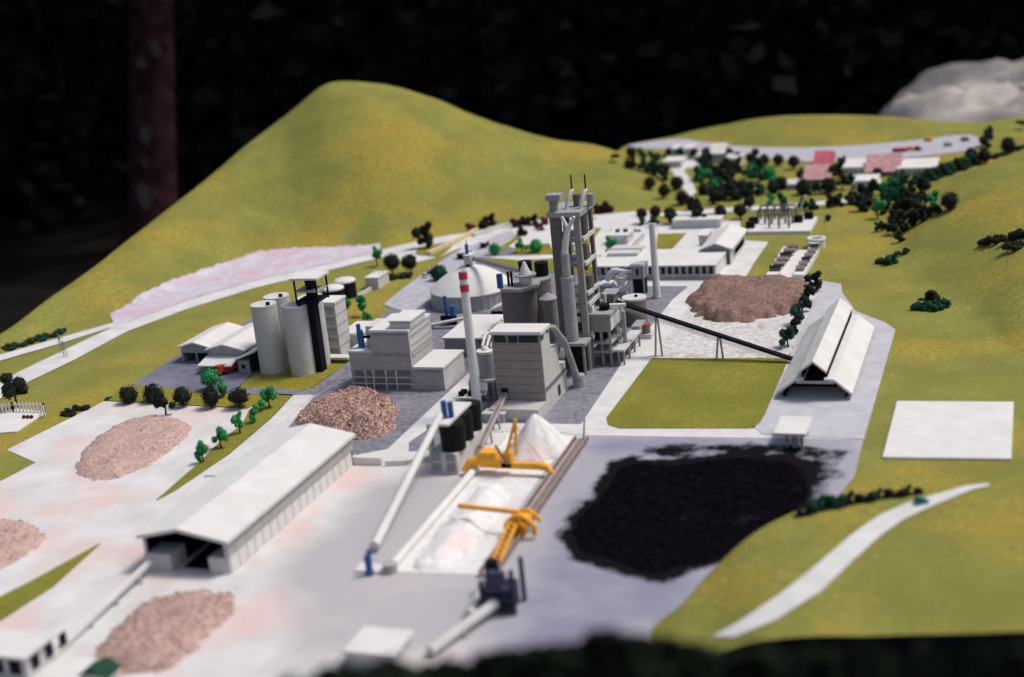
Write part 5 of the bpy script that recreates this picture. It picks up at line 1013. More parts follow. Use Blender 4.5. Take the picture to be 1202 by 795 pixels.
# long walls and gallery behind the round store
def wallpx(label, pts, h, m='card2', wd=.07, name='low_wall', cat='wall'):
    P_ = [T(*p) for p in pts]; mb = MB()
    for p, q in zip(P_, P_[1:]): mb.beam(p + Vector((0, 0, h / 2)), q + Vector((0, 0, h / 2)), wd, h)
    return one(name, label, cat, mb, m, loc=P_[0])
wallpx('cream kerb wall along the grass island beside the hill road', [(503, 300), (530, 288), (560, 272)], .14, 'cream', .16)
wallpx('pale yellow low wall beside the road below the red bushes', [(556, 278), (580, 270), (597, 265)], .12, 'card2', .14)
wallpx('low white wall closing the front yard behind the long shed', [(411, 545), (449, 546)], .17, 'card')
wallpx('white wall section from the front yard to the hopper building', [(453, 547), (478, 546), (505, 541)], .12, 'card')
wallpx('short white kerb between the red bushes', [(662, 266), (700, 258)], .12, 'card')
# ---- white tray with rows of small boxes
zz = .14
def strip(pts, z_): mb = MB(); P_ = [G(u, v, z_) for u, v in pts]; mb.prism([(p.x, p.y) for p in P_], .002, z_); return mb
t = thing('box_tray', 'white walled tray with two rows of small brown boxes and a round end', 'tray', G(920, 325))
P(t, 'left_bed', strip([(899, 322), (912.5, 322), (934, 289), (919.5, 289)], zz), 'card'); P(t, 'right_bed', strip([(930.5, 322), (944, 322), (962, 290), (949, 290)], zz), 'card'); P(t, 'path', strip([(912, 329), (929, 329), (930.5, 323), (949, 293), (933, 293), (913, 323)], .06), 'card')
c = G(958, 284, zz); r = 10.5 * scale_at(c); mb = MB(); mb.cyl(c.x, c.y, 0, zz + .02, r, r, 30); P(t, 'round_end', mb, 'card')
mb = MB(); mb.tube([(c.x + r * .9 * cos(a_ * pi / 15), c.y + r * .9 * sin(a_ * pi / 15), zz + .1) for a_ in range(31)], .05, 6, False); P(t, 'ring_wall', mb, 'card')
for i in range(6):
    for s_, (ua, va, ub, vb_) in enumerate(((903.5, 318, 924, 292), (934.5, 318, 951, 293))):
        k_ = i / 5; p = G(ua + (ub - ua) * k_, va + (vb_ - va) * k_, zz); sc = scale_at(p); w_ = (12.5 if s_ == 0 else 9) * sc
        order = ('nearest', 'second', 'third', 'fourth', 'fifth', 'farthest')[i]
        tt = thing('tray_box', ('%s brown box from the front in the left row of the white tray' if s_ == 0 else '%s dark box from the front in the right row of the white tray') % order, 'box', p, 'boxes in rows on the white tray')
        mb = MB(); mb.box(p.x, p.y, zz + .001, p.x + w_, p.y + .22, zz + .09); P(tt, 'body', mb, 'towerdk' if s_ == 0 else 'tower'); mb = MB(); mb.profx([(p.y - .02, zz + .091), (p.y + .24, zz + .091), (p.y + .11, zz + .14)], p.x - .01, p.x + w_ + .01); P(tt, 'lid', mb, 'rail' if (i + s_) % 3 else 'navy')
# ---- switchyard
z_ = .1; t = thing('switchyard', 'white switchyard platform with dark gantry frames', 'switchyard', G(915, 273))
P(t, 'platform', strip([(877, 271.5), (951, 270.5), (960, 254), (889, 255)], z_), 'card')
for j, (va, u0_, u1_) in enumerate(((257, 893, 934), (262, 890, 930), (267, 903, 926))):
    for i in range(6 if j < 2 else 3):
        u_ = u0_ + (u1_ - u0_) * i / (5 if j < 2 else 2); p = G(u_, va, z_); mb = MB(); mb.box(p.x - .03, p.y, z_ + .001, p.x + .03, p.y + .05, z_ + .40); P(t, 'gantry_post', mb, 'towerdk')
    p, q = G(u0_, va, z_), G(u1_, va, z_); mb = MB(); mb.box(p.x, p.y, z_ + .401, q.x, p.y + .06, z_ + .45); P(t, 'gantry_beam', mb, 'towerdk')
for u_, v_ in ((880.5, 268), (884, 263), (937, 261), (949.5, 257)): p = G(u_, v_, z_); mb = MB(); mb.box(p.x - .14, p.y, z_ + .001, p.x + .12, p.y + .2, z_ + .2); P(t, 'transformer', mb, 'navy')
p = G(937, 251); mb = MB(); mb.beam(p, p + Vector((.25, 0, .6)), .06, .06); one('leaning_post', 'leaning white post behind the switchyard', 'post', mb, 'card', loc=p)
MT['darkpink'] = mat('dark_pink_roof', (.48, .10, .14), .75, .1, 5)
# ---- village houses
def house(label, ul, ur, vb, hpx, dep, wall='card', roof='card', pitched=False, name='village_house', cat='house', zbase=None):
    p = T((ul + ur) / 2, vb); z0 = p.z; s_ = scale_at(p); w_ = (ur - ul) * s_; h = hpx * s_ * 1.03
    t = thing(name, label, cat, p); mb = MB(); mb.box(p.x - w_ / 2, p.y, z0 - .05, p.x + w_ / 2, p.y + dep, z0 + h); P(t, 'wall', mb, wall)
    mb = MB()
    if pitched: mb.profx([(p.y - .12, z0 + h - .02), (p.y + dep / 2, z0 + h + dep * .3), (p.y + dep + .12, z0 + h - .02)], p.x - w_ / 2 - .1, p.x + w_ / 2 + .1)
    else: mb.box(p.x - w_ / 2 - .05, p.y - .06, z0 + h + .001, p.x + w_ / 2 + .05, p.y + dep + .05, z0 + h + .05)
    P(t, 'roof', mb, roof)
    n_ = max(1, int((ur - ul) / 5))
    for i in range(n_): mb = MB(); xx = p.x - w_ / 2 + w_ * (i + .3) / n_; mb.box(xx, p.y - .015, z0 + h * .3, xx + w_ / n_ * .4, p.y - .001, z0 + h * .75); P(t, 'window', mb, 'gridglass')
house('leftmost small white house in the row of dark ball trees', 789, 797, 184, 9, .8); house('white house between dark ball trees, second from the left in the far row', 803, 813, 186, 11, .9); house('small white house at the middle of the far tree row', 818, 825, 189, 6, .7)
house('largest white house with a peaked roof in the far tree row', 837, 849, 190, 11, 1.0, 'card', 'card', True); house('grey-white house behind the dense grove', 851, 869, 196, 9, 1.0, 'card2', 'card2'); house('white L-shaped block at the left end of the far village', 779, 800, 197, 7, .9, 'card', 'card')
house('pale house with pink-red roof among dark trees, left of the village', 958, 974, 196, 6, 1.1, 'card2', 'darkpink', True); house('low pink-roofed house just above the hedge', 947, 972, 214, 5, 1.3, 'pink', 'pink', True); house('long pink-roofed building between two white halls', 1019, 1053, 206, 6, 1.5, 'pink', 'pink', True)
house('white hall left of the long pink roof', 991, 1019, 205, 8, 1.5, 'card', 'card'); house('white hall right of the long pink roof', 1055, 1097, 206, 8, 1.7, 'card', 'card'); house('white block below the pink roof facing the hedge', 1005, 1028, 222, 9, 1.0, 'card', 'card')
house('small white hut beside the right end of the far hedge', 1134, 1140, 192, 5, .5, 'card', 'card'); house('pale block right of the low pink-roofed house', 921, 936, 222, 5, .8, 'card2', 'card2')
# ---- fence yard and masts at the left
t = thing('fenced_yard', 'small white yard with picket fence at the left edge', 'yard', G(25, 500))
P(t, 'slab', strip([(-60, 512), (20, 506), (54, 483), (20, 479), (-60, 492)], .03), 'card')
A, B, D = G(-30, 488), G(20, 480), G(54, 481)
def picket(A, B, n):
    mb = MB()
    mb.beam(A + Vector((0, 0, .2)), B + Vector((0, 0, .2)), .02, .03); P(t, 'fence_rail', mb, 'card')
    for i in range(n): p = A.lerp(B, i / (n - 1)); mb = MB(); mb.box(p.x - .015, p.y - .015, .031, p.x + .015, p.y + .015, .26); P(t, 'picket', mb, 'card')
picket(G(-20, 489), G(16, 484), 10); picket(G(16, 484), G(53, 485), 10); picket(G(53, 485), G(53, 490), 2)
for i, u_ in enumerate((26, 30.5, 35)):
    p = G(u_, 491, .03); tt = thing('parked_car', ('leftmost', 'middle', 'rightmost')[i] + ' of three tiny dark red cars in the fenced yard', 'car', p, 'tiny cars in the fenced yard'); mb = MB(); mb.profile([(p.x, .045), (p.x + .07, .045), (p.x + .07, .08), (p.x + .055, .085), (p.x + .045, .105), (p.x + .02, .105), (p.x + .01, .08), (p.x, .075)], p.y, p.y + .05); P(tt, 'body', mb, 'redf')
    for dx in (.015, .055): mb = MB(); mb.tube([(p.x + dx, p.y - .003, .045), (p.x + dx, p.y + .053, .045)], .014, 8); P(tt, 'wheel', mb, 'black')
for i, (u_, vb, vt_) in enumerate(((72.5, 414, 392), (77, 419, 400))):
    p = T(u_, vb); h = HT(p, vt_); t = thing('lattice_mast', ('taller left', 'shorter right')[i] + ' dark lattice mast beside the hill road at the left', 'mast', p, 'dark masts by the hill road')
    for sx in (-.06, .06): mb = MB(); mb.beam(p + Vector((sx, 0, 0)), p + Vector((sx * .2, 0, h)), .014, .014); P(t, 'leg', mb, 'tower')
    for k in range(5): mb = MB(); mb.beam(p + Vector((-.06 * (1 - k * .16), 0, h * k / 5)), p + Vector((.06 * (1 - (k + 1) * .16), 0, h * (k + 1) / 5)), .01, .01); P(t, 'brace', mb, 'tower')
    mb = MB(); mb.beam(p + Vector((-.14, 0, h * .8)), p + Vector((.14, 0, h * .8)), .014, .014); P(t, 'cross_arm', mb, 'tower')
# ---- vehicles
def vehicle(name, label, cat, p, yaw, L_, W_, H_, m, truck=False):
    t = thing(name, label, cat, p); t.rotation_euler = (0, 0, yaw)
    def pp(nm, mb, mm): return link(nm, mb.mesh(nm, MT[mm]), t)
    wh = H_ * .18
    if truck:
        mb = MB(); mb.profile([(L_ * .28, wh), (L_ * .5, wh), (L_ * .5, H_ * .5), (L_ * .44, H_ * .85), (L_ * .28, H_ * .85)], -W_ / 2, W_ / 2); pp('cab', mb, m)
        mb = MB(); mb.box(-L_ / 2, -W_ / 2, wh, L_ * .26, W_ / 2, H_); pp('cargo_box', mb, m)
        mb = MB(); mb.box(L_ * .445, -W_ * .4, H_ * .52, L_ * .485, W_ * .4, H_ * .75); pp('windscreen', mb, 'glass')
    else:
        mb = MB(); mb.profile([(-L_ / 2, wh), (L_ / 2, wh), (L_ / 2, H_ * .5), (L_ * .25, H_ * .6), (-L_ * .45, H_ * .6), (-L_ / 2, H_ * .5)], -W_ / 2, W_ / 2); pp('body', mb, m)
        mb = MB(); mb.profile([(L_ * .25, H_ * .601), (L_ * .1, H_), (-L_ * .25, H_), (-L_ * .4, H_ * .601)], -W_ * .42, W_ * .42); pp('cabin', mb, 'glass'); mb = MB(); mb.box(-L_ * .22, -W_ * .4, H_ + .0005, L_ * .08, W_ * .4, H_ * 1.05); pp('roof', mb, m)
    for dx in (-.3, .32):
        for s_ in (-1, 1): mb = MB(); mb.tube([(L_ * dx, s_ * W_ * .42, wh), (L_ * dx, s_ * W_ * .52, wh)], wh * 1.0, 12); pp('wheel', mb, 'black')
    return t
p = G(267, 437, .023); vehicle('truck', 'red truck parked in front of the workshop canopy', 'truck', p, radians(62), .52, .19, .24, 'truck', True)
p = T(1081, 592); p.z += .025; vehicle('parked_car', 'teal car on the curving white road at the lower right', 'car', p, radians(30), .22, .12, .10, 'teal')
p = G(500, 325, .023); vehicle('parked_car', 'white car on the lilac service road', 'car', p, radians(70), .26, .13, .11, 'pipe')
p = G(505, 321, .023); vehicle('parked_car', 'dark teal car just behind the white one on the service road', 'car', p, radians(70), .24, .12, .10, 'teal')
for u_, v_, m_, lb in ((1053, 179, 'red', 'red lorry at the left of the group on the far road'), (1060, 178.5, 'red', 'red car in the middle of the group on the far road'), (1070, 177, 'yellow', 'orange lorry on the far road'), (1077, 177, 'navy', 'dark car at the right of the group on the far road'), (1113, 172, 'concgrey', 'grey lorry near the right end of the far road'), (1133, 166, 'rail', 'brown van at the very end of the far road'), (1090, 166, 'yellow', 'yellow digger at the back edge of the far road')):
    p = T(u_, v_); p.z += .03; vehicle('far_vehicle', lb, 'vehicle', p, radians(-15), .30, .16, .15, m_, m_ != 'navy')
# ================================================================== PILES
from mathutils import noise as MN
def pile(label, px, h, slope, m, z0=.02, step=.07, chips=0, chip=.03, rough=.25, flat=None, name='stockpile', cat='stockpile'):
    poly = [(p.x, p.y) for p in (G(u, v) for u, v in chaikin(px, 2))]
    xs = [p[0] for p in poly]; ys = [p[1] for p in poly]; nx = int((max(xs) - min(xs)) / step) + 3; ny = int((max(ys) - min(ys)) / step) + 3
    X0, Y0 = min(xs) - step, min(ys) - step; vs, idx = [], {}
    def hh(x, y):
        n1 = MN.noise(Vector((x * 1.1, y * 1.1, 3.1))); n2 = MN.noise(Vector((x * 3.7, y * 3.7, 9.0))); n3 = MN.noise(Vector((x * 11, y * 11, 5.0)))
        d = edged(poly, x, y) * (1 if inside(poly, x, y) else -1) + .16 * n2 * rough * 3 + .06 * n3
        if d <= 0: return -.03 + max(-.02, d * .2)
        k = 1 - math.exp(-d * slope / h * 1.15)
        return (h * k) * (1 + rough * n1) + h * rough * .35 * n2 * min(1, d * 3) + .03 * n3 * min(1, d * 6)
    H = [[hh(X0 + i * step, Y0 + j * step) for j in range(ny)] for i in range(nx)]
    for i in range(nx):
        for j in range(ny): vs.append((X0 + i * step, Y0 + j * step, z0 + H[i][j]))
    fs = []
    for i in range(nx - 1):
        for j in range(ny - 1):
            if max(H[i][j], H[i + 1][j], H[i][j + 1], H[i + 1][j + 1]) > 0: fs.append((i * ny + j, (i + 1) * ny + j, (i + 1) * ny + j + 1, i * ny + j + 1))
    mb = MB(); mb.add(vs, fs, True); c = 0
    while c < chips:
        x, y = random.uniform(min(xs), max(xs)), random.uniform(min(ys), max(ys)); z = hh(x, y)
        if z <= 0: continue
        z = z0 + max(0, z); s = chip * random.uniform(.5, 1.4); p = Vector((x, y, z)); a = [p + Vector((random.gauss(0, 1), random.gauss(0, 1), random.gauss(0, .8))).normalized() * s for _ in range(4)]
        mb.add(a, [(0, 1, 2), (0, 3, 1), (0, 2, 3), (1, 3, 2)]); c += 1
    used = sorted({i for f in mb.f for i in f}); mp = {k: i for i, k in enumerate(used)}; mb.v = [mb.v[k] for k in used]; mb.f = [tuple(mp[k] for k in f) for f in mb.f]
    cxy = G(sum(p[0] for p in px) / len(px), sum(p[1] for p in px) / len(px)); return one(name, label, cat, mb, m, loc=(cxy.x, cxy.y, z0))
cc_ = (sum(p[0] for p in COAL) / len(COAL), sum(p[1] for p in COAL) / len(COAL))
pile('flat black coal heap spread over the lilac yard at the right', [(cc_[0] + (u - cc_[0]) * .90, cc_[1] + (v - cc_[1]) * .88) for u, v in COAL], .04, .12, 'coal', .014, .08, 0, .014, .10, cat='coal heap')
pile('coarse pink chip heap on the dark paving behind the long shed', [(345, 494), (362, 480), (385, 469), (415, 463), (445, 463), (462, 475), (467, 492), (460, 508), (438, 517), (410, 517), (380, 508), (355, 500)], .40, .9, 'pinkchip', .017, .06, 9000, .032, .35)
pile('broad flat-topped pink stockpile in the left yard among the trees', [(88, 548), (104, 522), (130, 502), (165, 490), (200, 489), (224, 499), (222, 512), (200, 530), (170, 550), (140, 562), (112, 566), (92, 560)], .15, .6, 'pinksand', .011, .08, 3500, .016, .25)
pile('pink stockpile cut by the left edge of the photo', [(-60, 640), (-30, 614), (10, 608), (45, 618), (54, 634), (36, 650), (5, 668), (-50, 690)], .22, .5, 'pinksand', .011, .08, 700, .03, .25)
pile('blurred pink chip heap in front of the open shed end', [(108, 778), (122, 752), (145, 728), (175, 705), (215, 698), (255, 693), (276, 704), (274, 722), (250, 745), (222, 768), (190, 790), (150, 796), (120, 792)], .20, .6, 'pinksand', .011, .07, 4500, .022, .3)
pile('broad brown ore heap on the pale stockyard beside the row of trees', [(808, 352), (822, 338), (850, 331), (885, 332), (915, 331), (950, 331), (952, 350), (938, 366), (905, 374), (870, 380), (835, 378), (812, 368)], .30, 1.3, 'brownpile', .021, .08, 2500, .02, .55)
# white cone and low ridge of limestone
def cone(label, ub, vb, rx, vt, m):
    c = G(ub, vb); s = scale_at(c); r = rx * s; H = HT(c, vt); n, k = 72, 22; vs = []
    for j in range(k + 1):
        for i in range(n):
            a = 2 * pi * i / n; e = j / k; rr = r * e * (1 + .05 * sin(3 * a + 1) + .03 * sin(9 * a)); x, y = c.x + rr * cos(a) * 1.0, c.y + rr * sin(a) * 1.15
            e2 = sqrt(e * e + .012) - .05; z = H * 1.06 * max(0, 1 - e2) ** 1.05 if e < 1 else 0; vs.append((x, y, max(0.0, z * (1 + .05 * MN.noise(Vector((x * 4, y * 4, z * 4)))) + .02 * MN.noise(Vector((x * 16, y * 16, 0)))) + .02))
    mb = MB(); mb.add(vs, [(j * n + i, j * n + (i + 1) % n, (j + 1) * n + (i + 1) % n, (j + 1) * n + i) for j in range(k) for i in range(n)], True); one('limestone_cone', label, 'stockpile', mb, m, loc=(c.x, c.y, .02))
cone('tall white limestone cone tinged pink, beside the yellow stacker', 632, 529, 38, 486, 'whitepile')
pile('low white ridge of limestone with a pink front end on the storage bed', [(484, 662), (492, 672), (520, 672), (548, 655), (572, 628), (590, 600), (598, 580), (586, 568), (562, 574), (535, 600), (508, 632)], .26, .55, 'whitepile', .024, .07, 200, .02, .25)
# ================================================================== TREES
def crown(seed, kind):
    """unit foam crown, radius about 1, centred on the origin"""
    rnd = random.Random(seed); mb = MB()
    if kind == 'ball': lobes = [(Vector((0, 0, 0)), .92)] + [(Vector((rnd.gauss(0, 1), rnd.gauss(0, 1), rnd.gauss(0, .8))).normalized() * .5, .5) for _ in range(5)]
    elif kind == 'flat': lobes = [(Vector((rnd.uniform(-.8, .8), rnd.uniform(-.8, .8), rnd.uniform(-.1, .15))), rnd.uniform(.3, .5)) for _ in range(9)]
    else: lobes = [(Vector((rnd.gauss(0, .42), rnd.gauss(0, .42), rnd.gauss(0, .5))), rnd.uniform(.32, .55)) for _ in range(8)]
    for c, r in lobes:                                     # dense inner lumps
        n, m_ = 9, 6; vs = []; rr = r * .86
        for j in range(m_ + 1):
            for i in range(n):
                a, e = 2 * pi * i / n, -pi / 2 + pi * j / m_; q = Vector((cos(a) * cos(e), sin(a) * cos(e), sin(e))) * rr * (1 + rnd.uniform(-.14, .14)); vs.append(c + q)
        mb.add(vs, [(j * n + i, j * n + (i + 1) % n, (j + 1) * n + (i + 1) % n, (j + 1) * n + i) for j in range(m_) for i in range(n)])
    N = 620 if kind == 'ball' else 520
    for _ in range(N):
        c, r = rnd.choice(lobes) if kind != 'ball' or rnd.random() < .35 else lobes[0]
        d = Vector((rnd.gauss(0, 1), rnd.gauss(0, 1), rnd.gauss(0, 1))).normalized(); p = c + d * r * rnd.uniform(.82, 1.12); s = rnd.uniform(.05, .12)
        a = Vector((rnd.gauss(0, 1), rnd.gauss(0, 1), rnd.gauss(0, 1))).normalized() * s; b = a.cross(d).normalized() * s * .8; mb.add([p - a, p + b, p + a, p - b], [(0, 1, 2, 3)])
    if kind == 'flat': mb.v = [(x, y, max(z, -.25) * .8 + .25) for x, y, z in mb.v]
    return mb
CM = {}
def cmesh(kind, m, i):
    k = (kind, m, i)
    if k not in CM: CM[k] = crown(hash(kind) % 97 * 0 + {'ball': 10, 'loose': 40, 'flat': 70}[kind] + i, kind).mesh('crown', MT[m])
    return CM[k]
tb = MB(); tb.tube([(0, 0, 0), (.04, 0, .5), (0, .03, 1)], [.10, .07, .05], 7); tb.tube([(.02, 0, .55), (.2, .1, 1.0)], [.05, .02], 5); tb.tube([(.02, 0, .6), (-.18, -.08, 1.05)], [.05, .02], 5); TRUNK = tb.mesh('trunk', MT['trunk'])
cnt = 0
COL = {'dark': 'black-green', 'dgr': 'deep green', 'green': 'bright green', 'redf': 'red', 'maroon': 'dark maroon', 'darkmix': 'dark olive'}
def tree(label, u, vb, uc, vc, rpx, m, kind='ball', group=None, sz=1.0, name=None):
    global cnt; cnt += 1
    p = T(u, vb); s = scale_at(p); r = rpx * s; hc = max(r * .9, (HT(p, vc) if vc < vb - 1 else r)); q = Vector((p.x, p.y, p.z))
    name = name or ('tree' if kind != 'flat' else 'bush'); t = thing(name, label, name, q, group); rot = cnt * 1.7
    c = link('crown', cmesh(kind, m, cnt % 3), t, (0, 0, hc)); c.scale = (r, r, r * sz); c.rotation_euler = (0, 0, rot)
    if kind != 'flat':
        k = link('trunk', TRUNK, t, (0, 0, 0)); k.scale = (max(.25, r), max(.25, r), hc * .95); k.rotation_euler = (0, 0, rot)
    return t
def bush(label, u, v, rpx, m, sz=.6, group=None, kind='flat', name='bush'):
    p = T(u, v); s = scale_at(p); r = rpx * s; t = thing(name, label, name, p, group); global cnt; cnt += 1
    c = link('foliage', cmesh(kind, m, cnt % 3), t, (0, 0, 0 if kind == 'flat' else r * .4)); c.scale = (r, r, r * sz * (1.6 if kind == 'flat' else 1)); c.rotation_euler = (0, 0, cnt * 2.1)
    return t
g1 = 'trees along the left yard'
tree('dark irregular tree at the left edge above the fenced yard', 20, 478, 13, 452, 17, 'dark', 'loose', g1)
tree('black-green ball tree, leftmost of the row above the left yard', 152, 473, 152, 463, 11.5, 'dark', 'ball', g1)
tree('black-green ball tree, second from left in the row above the left yard', 181, 472, 181, 462, 12.5, 'dark', 'ball', g1)
tree('ragged black-green tree standing at the top edge of the broad pink stockpile', 195, 487, 194, 470, 11, 'dark', 'loose', g1)
tree('black-green ball tree right of the ragged one by the broad pink stockpile', 216, 477, 215, 464, 11.5, 'dark', 'ball', g1)
tree('black-green ball tree directly below the bright green tree of the workshop yard', 249, 479, 249, 465, 12, 'dark', 'ball', g1)
tree('wide black-green tree in front of the workshop yard exit', 282, 479, 280, 465, 13, 'dark', 'ball', g1, .85)
tree('large bright green tree in front of the dark paved workshop yard', 249, 458, 248, 443, 12, 'green', 'ball', g1)
tree('small bright green tree at the right of the larger one by the workshop yard', 262, 466, 261, 456, 8.5, 'green', 'loose', g1)
tree('bright green tree with brown trunk at the upper end of the grass strip', 317, 481, 316, 464, 11.5, 'green', 'loose', g1)
tree('small bright green tree second along the grass strip', 299, 497, 298, 483, 7.5, 'green', 'loose', g1, 1.2)
tree('small bright green tree third along the grass strip', 282, 510, 281, 494, 7.5, 'green', 'loose', g1, 1.2)
tree('leafy bright green tree fourth along the grass strip', 260, 527, 258, 510, 9.5, 'green', 'loose', g1, 1.2)
tree('lowest bright green tree on the grass strip beside the long shed', 239, 543, 237, 527, 9, 'green', 'loose', g1, 1.3)
for u_, v_, l_ in ((82, 486, 'left'), (96, 480, 'right')): bush(l_ + ' part of the low dark bush pair at the top left corner of the yard', u_, v_, 9.5, 'dark', .6)
bush('tiny dark bush above the corner of the left yard', 127, 469, 5, 'dgr', .6)
for i, u_ in enumerate((12, 24, 36, 48, 60, 70)): bush('dark hedge bush number %s from the left edge, along the hill foot' % ('one', 'two', 'three', 'four', 'five', 'six')[i], u_, 409 - i * 3.6, 9, 'dgr' if i % 2 else 'darkmix', .55, 'hedge at the left foot of the hill')
g2 = 'trees around the service road'
tree('small bright green tree by the hill road left of two ball trees', 443, 312, 443, 298, 7, 'green', 'loose', g2); tree('black ball tree, left one of the pair beside the service road', 461, 322, 461, 307, 10.5, 'dark', 'ball', g2); tree('black ball tree, right one of the pair beside the service road', 482, 320, 482, 307, 10, 'dark', 'ball', g2)
for i, u_ in enumerate((456, 467, 477)): bush(('left', 'middle', 'right')[i] + ' dark bush under the pair of black ball trees', u_, 327 - i, 9, 'dark', .5)
tree('large ragged dark tree at the foot of the big hill', 501, 291, 502, 277, 12, 'dark', 'loose', g2, 1.1); tree('dark tree with a red blossom patch beside the conical roof', 516, 329, 515, 320, 10.5, 'dgr', 'ball', g2); bush('small red blossom clump touching the dark tree near the conical roof', 508, 322, 5, 'redf', 1, None, 'loose')
tree('bright green tree between packing building and service road', 427, 371, 426, 356, 8.5, 'green', 'loose', g2); tree('small bright green tree below its larger neighbour near the packing building', 431, 377, 430, 370, 6, 'green', 'loose', g2); tree('bright green tree half hidden behind the packing building', 408, 362, 408, 353, 7, 'green', 'loose', g2)
tree('green ball tree standing alone right of the roof cabin', 581, 300, 580, 292, 7.5, 'green', 'ball', g2); tree('bright green tree on the left of the grass plot behind the silos', 613, 296, 613, 286, 7, 'green', 'loose', g2); tree('bright green tree on the right of the grass plot behind the silos', 630, 296, 630, 288, 8.5, 'green', 'ball', g2)
tree('bright green tree behind the right leg of the open tower', 717, 299, 717, 286, 7, 'green', 'loose', g2)
for i, (u_, v_, r_, m_, l_) in enumerate(((551, 272, 8.5, 'redf', 'red bush at the foot of the hill, leftmost of the red row'), (567, 268, 7.5, 'dark', 'dark bush next to the leftmost red bush'), (577, 263, 8, 'maroon', 'maroon-tipped bush in the red row'), (603, 266, 8, 'maroon', 'left maroon bush of the broad red mass'), (615, 264, 8, 'dark', 'dark bush inside the broad red mass'), (627, 264, 8, 'maroon', 'middle maroon bush of the broad red mass'), (638, 263, 7, 'redf', 'bright red bush at the right of the broad red mass'), (613, 276, 8, 'maroon', 'dark red bush standing below the broad red mass'), (635, 270, 6, 'redf', 'little red bush just left of the open tower'),
                                          (700, 250, 9, 'maroon', 'maroon bush right of the tower top, left half'), (712, 249, 10, 'maroon', 'large maroon bush right of the tower top, right half'))): bush(l_, u_, v_, r_, m_, 1.0, 'red and maroon bushes at the hill foot', 'loose')
for i in range(7): bush(('first', 'second', 'third', 'fourth', 'fifth', 'sixth', 'seventh')[i] + ' red flower clump from the left in the flower bed', 720 + i * 4.7, 271.5 - (i % 2), 3.4, 'redf', .7, 'red flower bed', 'flat', 'flower_clump')
g3 = 'trees along the brown ore heap'
for i, (u_, vb, vc, r_, m_) in enumerate(((925, 408, 393, 11, 'dgr'), (933, 392, 378, 10, 'dark'), (937, 380, 367, 10, 'dgr'), (942, 366, 355, 10, 'dark'), (949, 353, 342, 9.5, 'dark'), (958, 342, 330, 10, 'dark'))):
    tree(('nearest deep green', 'second dark', 'third deep green', 'fourth dark', 'fifth dark', 'farthest ragged dark')[i] + ' tree in the row between ore heap and barn', u_, vb, u_ - 1, vc, r_, m_, 'loose', g3)
g4 = 'trees behind the office block'
for (u_, vb, vc, r_, m_, k_, l_) in ((754, 262, 250, 7, 'dark', 'ball', 'dark ball tree at the left end behind the office block'), (755, 264, 258, 5.5, 'dgr', 'loose', 'green tree under the leftmost dark ball behind the office'), (770, 261, 248, 7.5, 'maroon', 'ball', 'maroon-black ball tree behind the plain chimney'), (768, 266, 258, 6, 'dgr', 'loose', 'small green tree right behind the plain chimney'), (787, 262, 250, 8, 'dark', 'ball', 'dark ball tree right of the plain chimney'), (789, 264, 256, 6, 'dgr', 'loose', 'green tree beside the dark ball right of the chimney'),
                                     (822, 264, 248, 9, 'dark', 'loose', 'tall dark tree behind the flat halls'), (819, 258, 241, 8, 'darkmix', 'loose', 'dark olive tree just above the tall dark one'), (846, 259, 248, 8, 'dark', 'ball', 'dark ball tree above the gabled hall roof'), (869, 257, 246, 8.5, 'dark', 'ball', 'dark ball tree left of the switchyard'), (880, 246, 236, 7.5, 'dark', 'ball', 'dark ball tree above and right of the gabled hall'),
                                     (921, 254, 245, 7, 'dgr', 'loose', 'deep green tree behind the switchyard frames'), (972, 259, 255, 4, 'dark', 'ball', 'tiny dark tree alone on the grass right of the switchyard')):
    tree(l_, u_, vb, u_, vc, r_, m_, k_, g4)
g5 = 'trees on the slope left of the village'
for (u_, vb, vc, r_, m_, k_, l_) in ((763, 222, 214, 7.5, 'dark', 'ball', 'dark ball tree on the hill shoulder, upper one'), (780, 232, 223, 8, 'dark', 'ball', 'dark ball tree on the hill shoulder, lower one'), (795, 222, 214, 8.5, 'dark', 'ball', 'dark ball tree at the bend of the village road'), (801, 240, 231, 9, 'maroon', 'ball', 'maroon-black ball tree below the bend of the village road'), (812, 247, 240, 8, 'dark', 'loose', 'dark ragged tree beside the maroon-black ball'),
                                     (742, 186, 178, 7, 'dark', 'ball', 'dark tree at the top left of the village clump'), (755, 186, 181, 7, 'dgr', 'loose', 'deep green tree at the top of the village clump'), (768, 196, 188, 9, 'dgr', 'loose', 'broad deep green tree in the village clump'), (745, 198, 192, 8, 'dark', 'loose', 'dark tree on the left side of the village clump'), (757, 202, 194, 8, 'dgr', 'loose', 'deep green tree in the middle of the village clump'), (770, 206, 198, 8.5, 'dgr', 'loose', 'deep green tree low in the village clump'), (782, 212, 202, 9, 'dark', 'loose', 'dark tree at the right end of the village clump'), (735, 196, 192, 5, 'dark', 'loose', 'little dark tree left of the village clump'), (722, 190, 188, 6, 'dark', 'flat', 'flat dark bush on the hill shoulder at the far left of the village'), (785, 184, 178, 6, 'dgr', 'loose', 'green tree left of the first far white house')):
    tree(l_, u_, vb, u_, vc, r_, m_, k_, g5)
g6 = 'ball trees along the far row of white houses'
names = ('first', 'second', 'third', 'fourth', 'fifth', 'sixth', 'seventh', 'eighth', 'ninth', 'tenth', 'eleventh')
for i, (u_, vb, vc, r_) in enumerate(((800, 184, 177, 5.5), (815.5, 187, 179, 5.5), (829.5, 187, 178, 6), (855, 188, 179, 7), (866, 191, 183, 5.5), (887, 186, 178, 5), (882, 194, 185, 7), (897, 194, 187, 7), (914, 194, 187, 7), (932, 198, 189, 7.5), (952, 208, 200, 7.5))): tree(names[i] + ' dark ball tree from the left in the far row by the white houses', u_, vb, u_, vc, r_, 'dark', 'ball', g6)
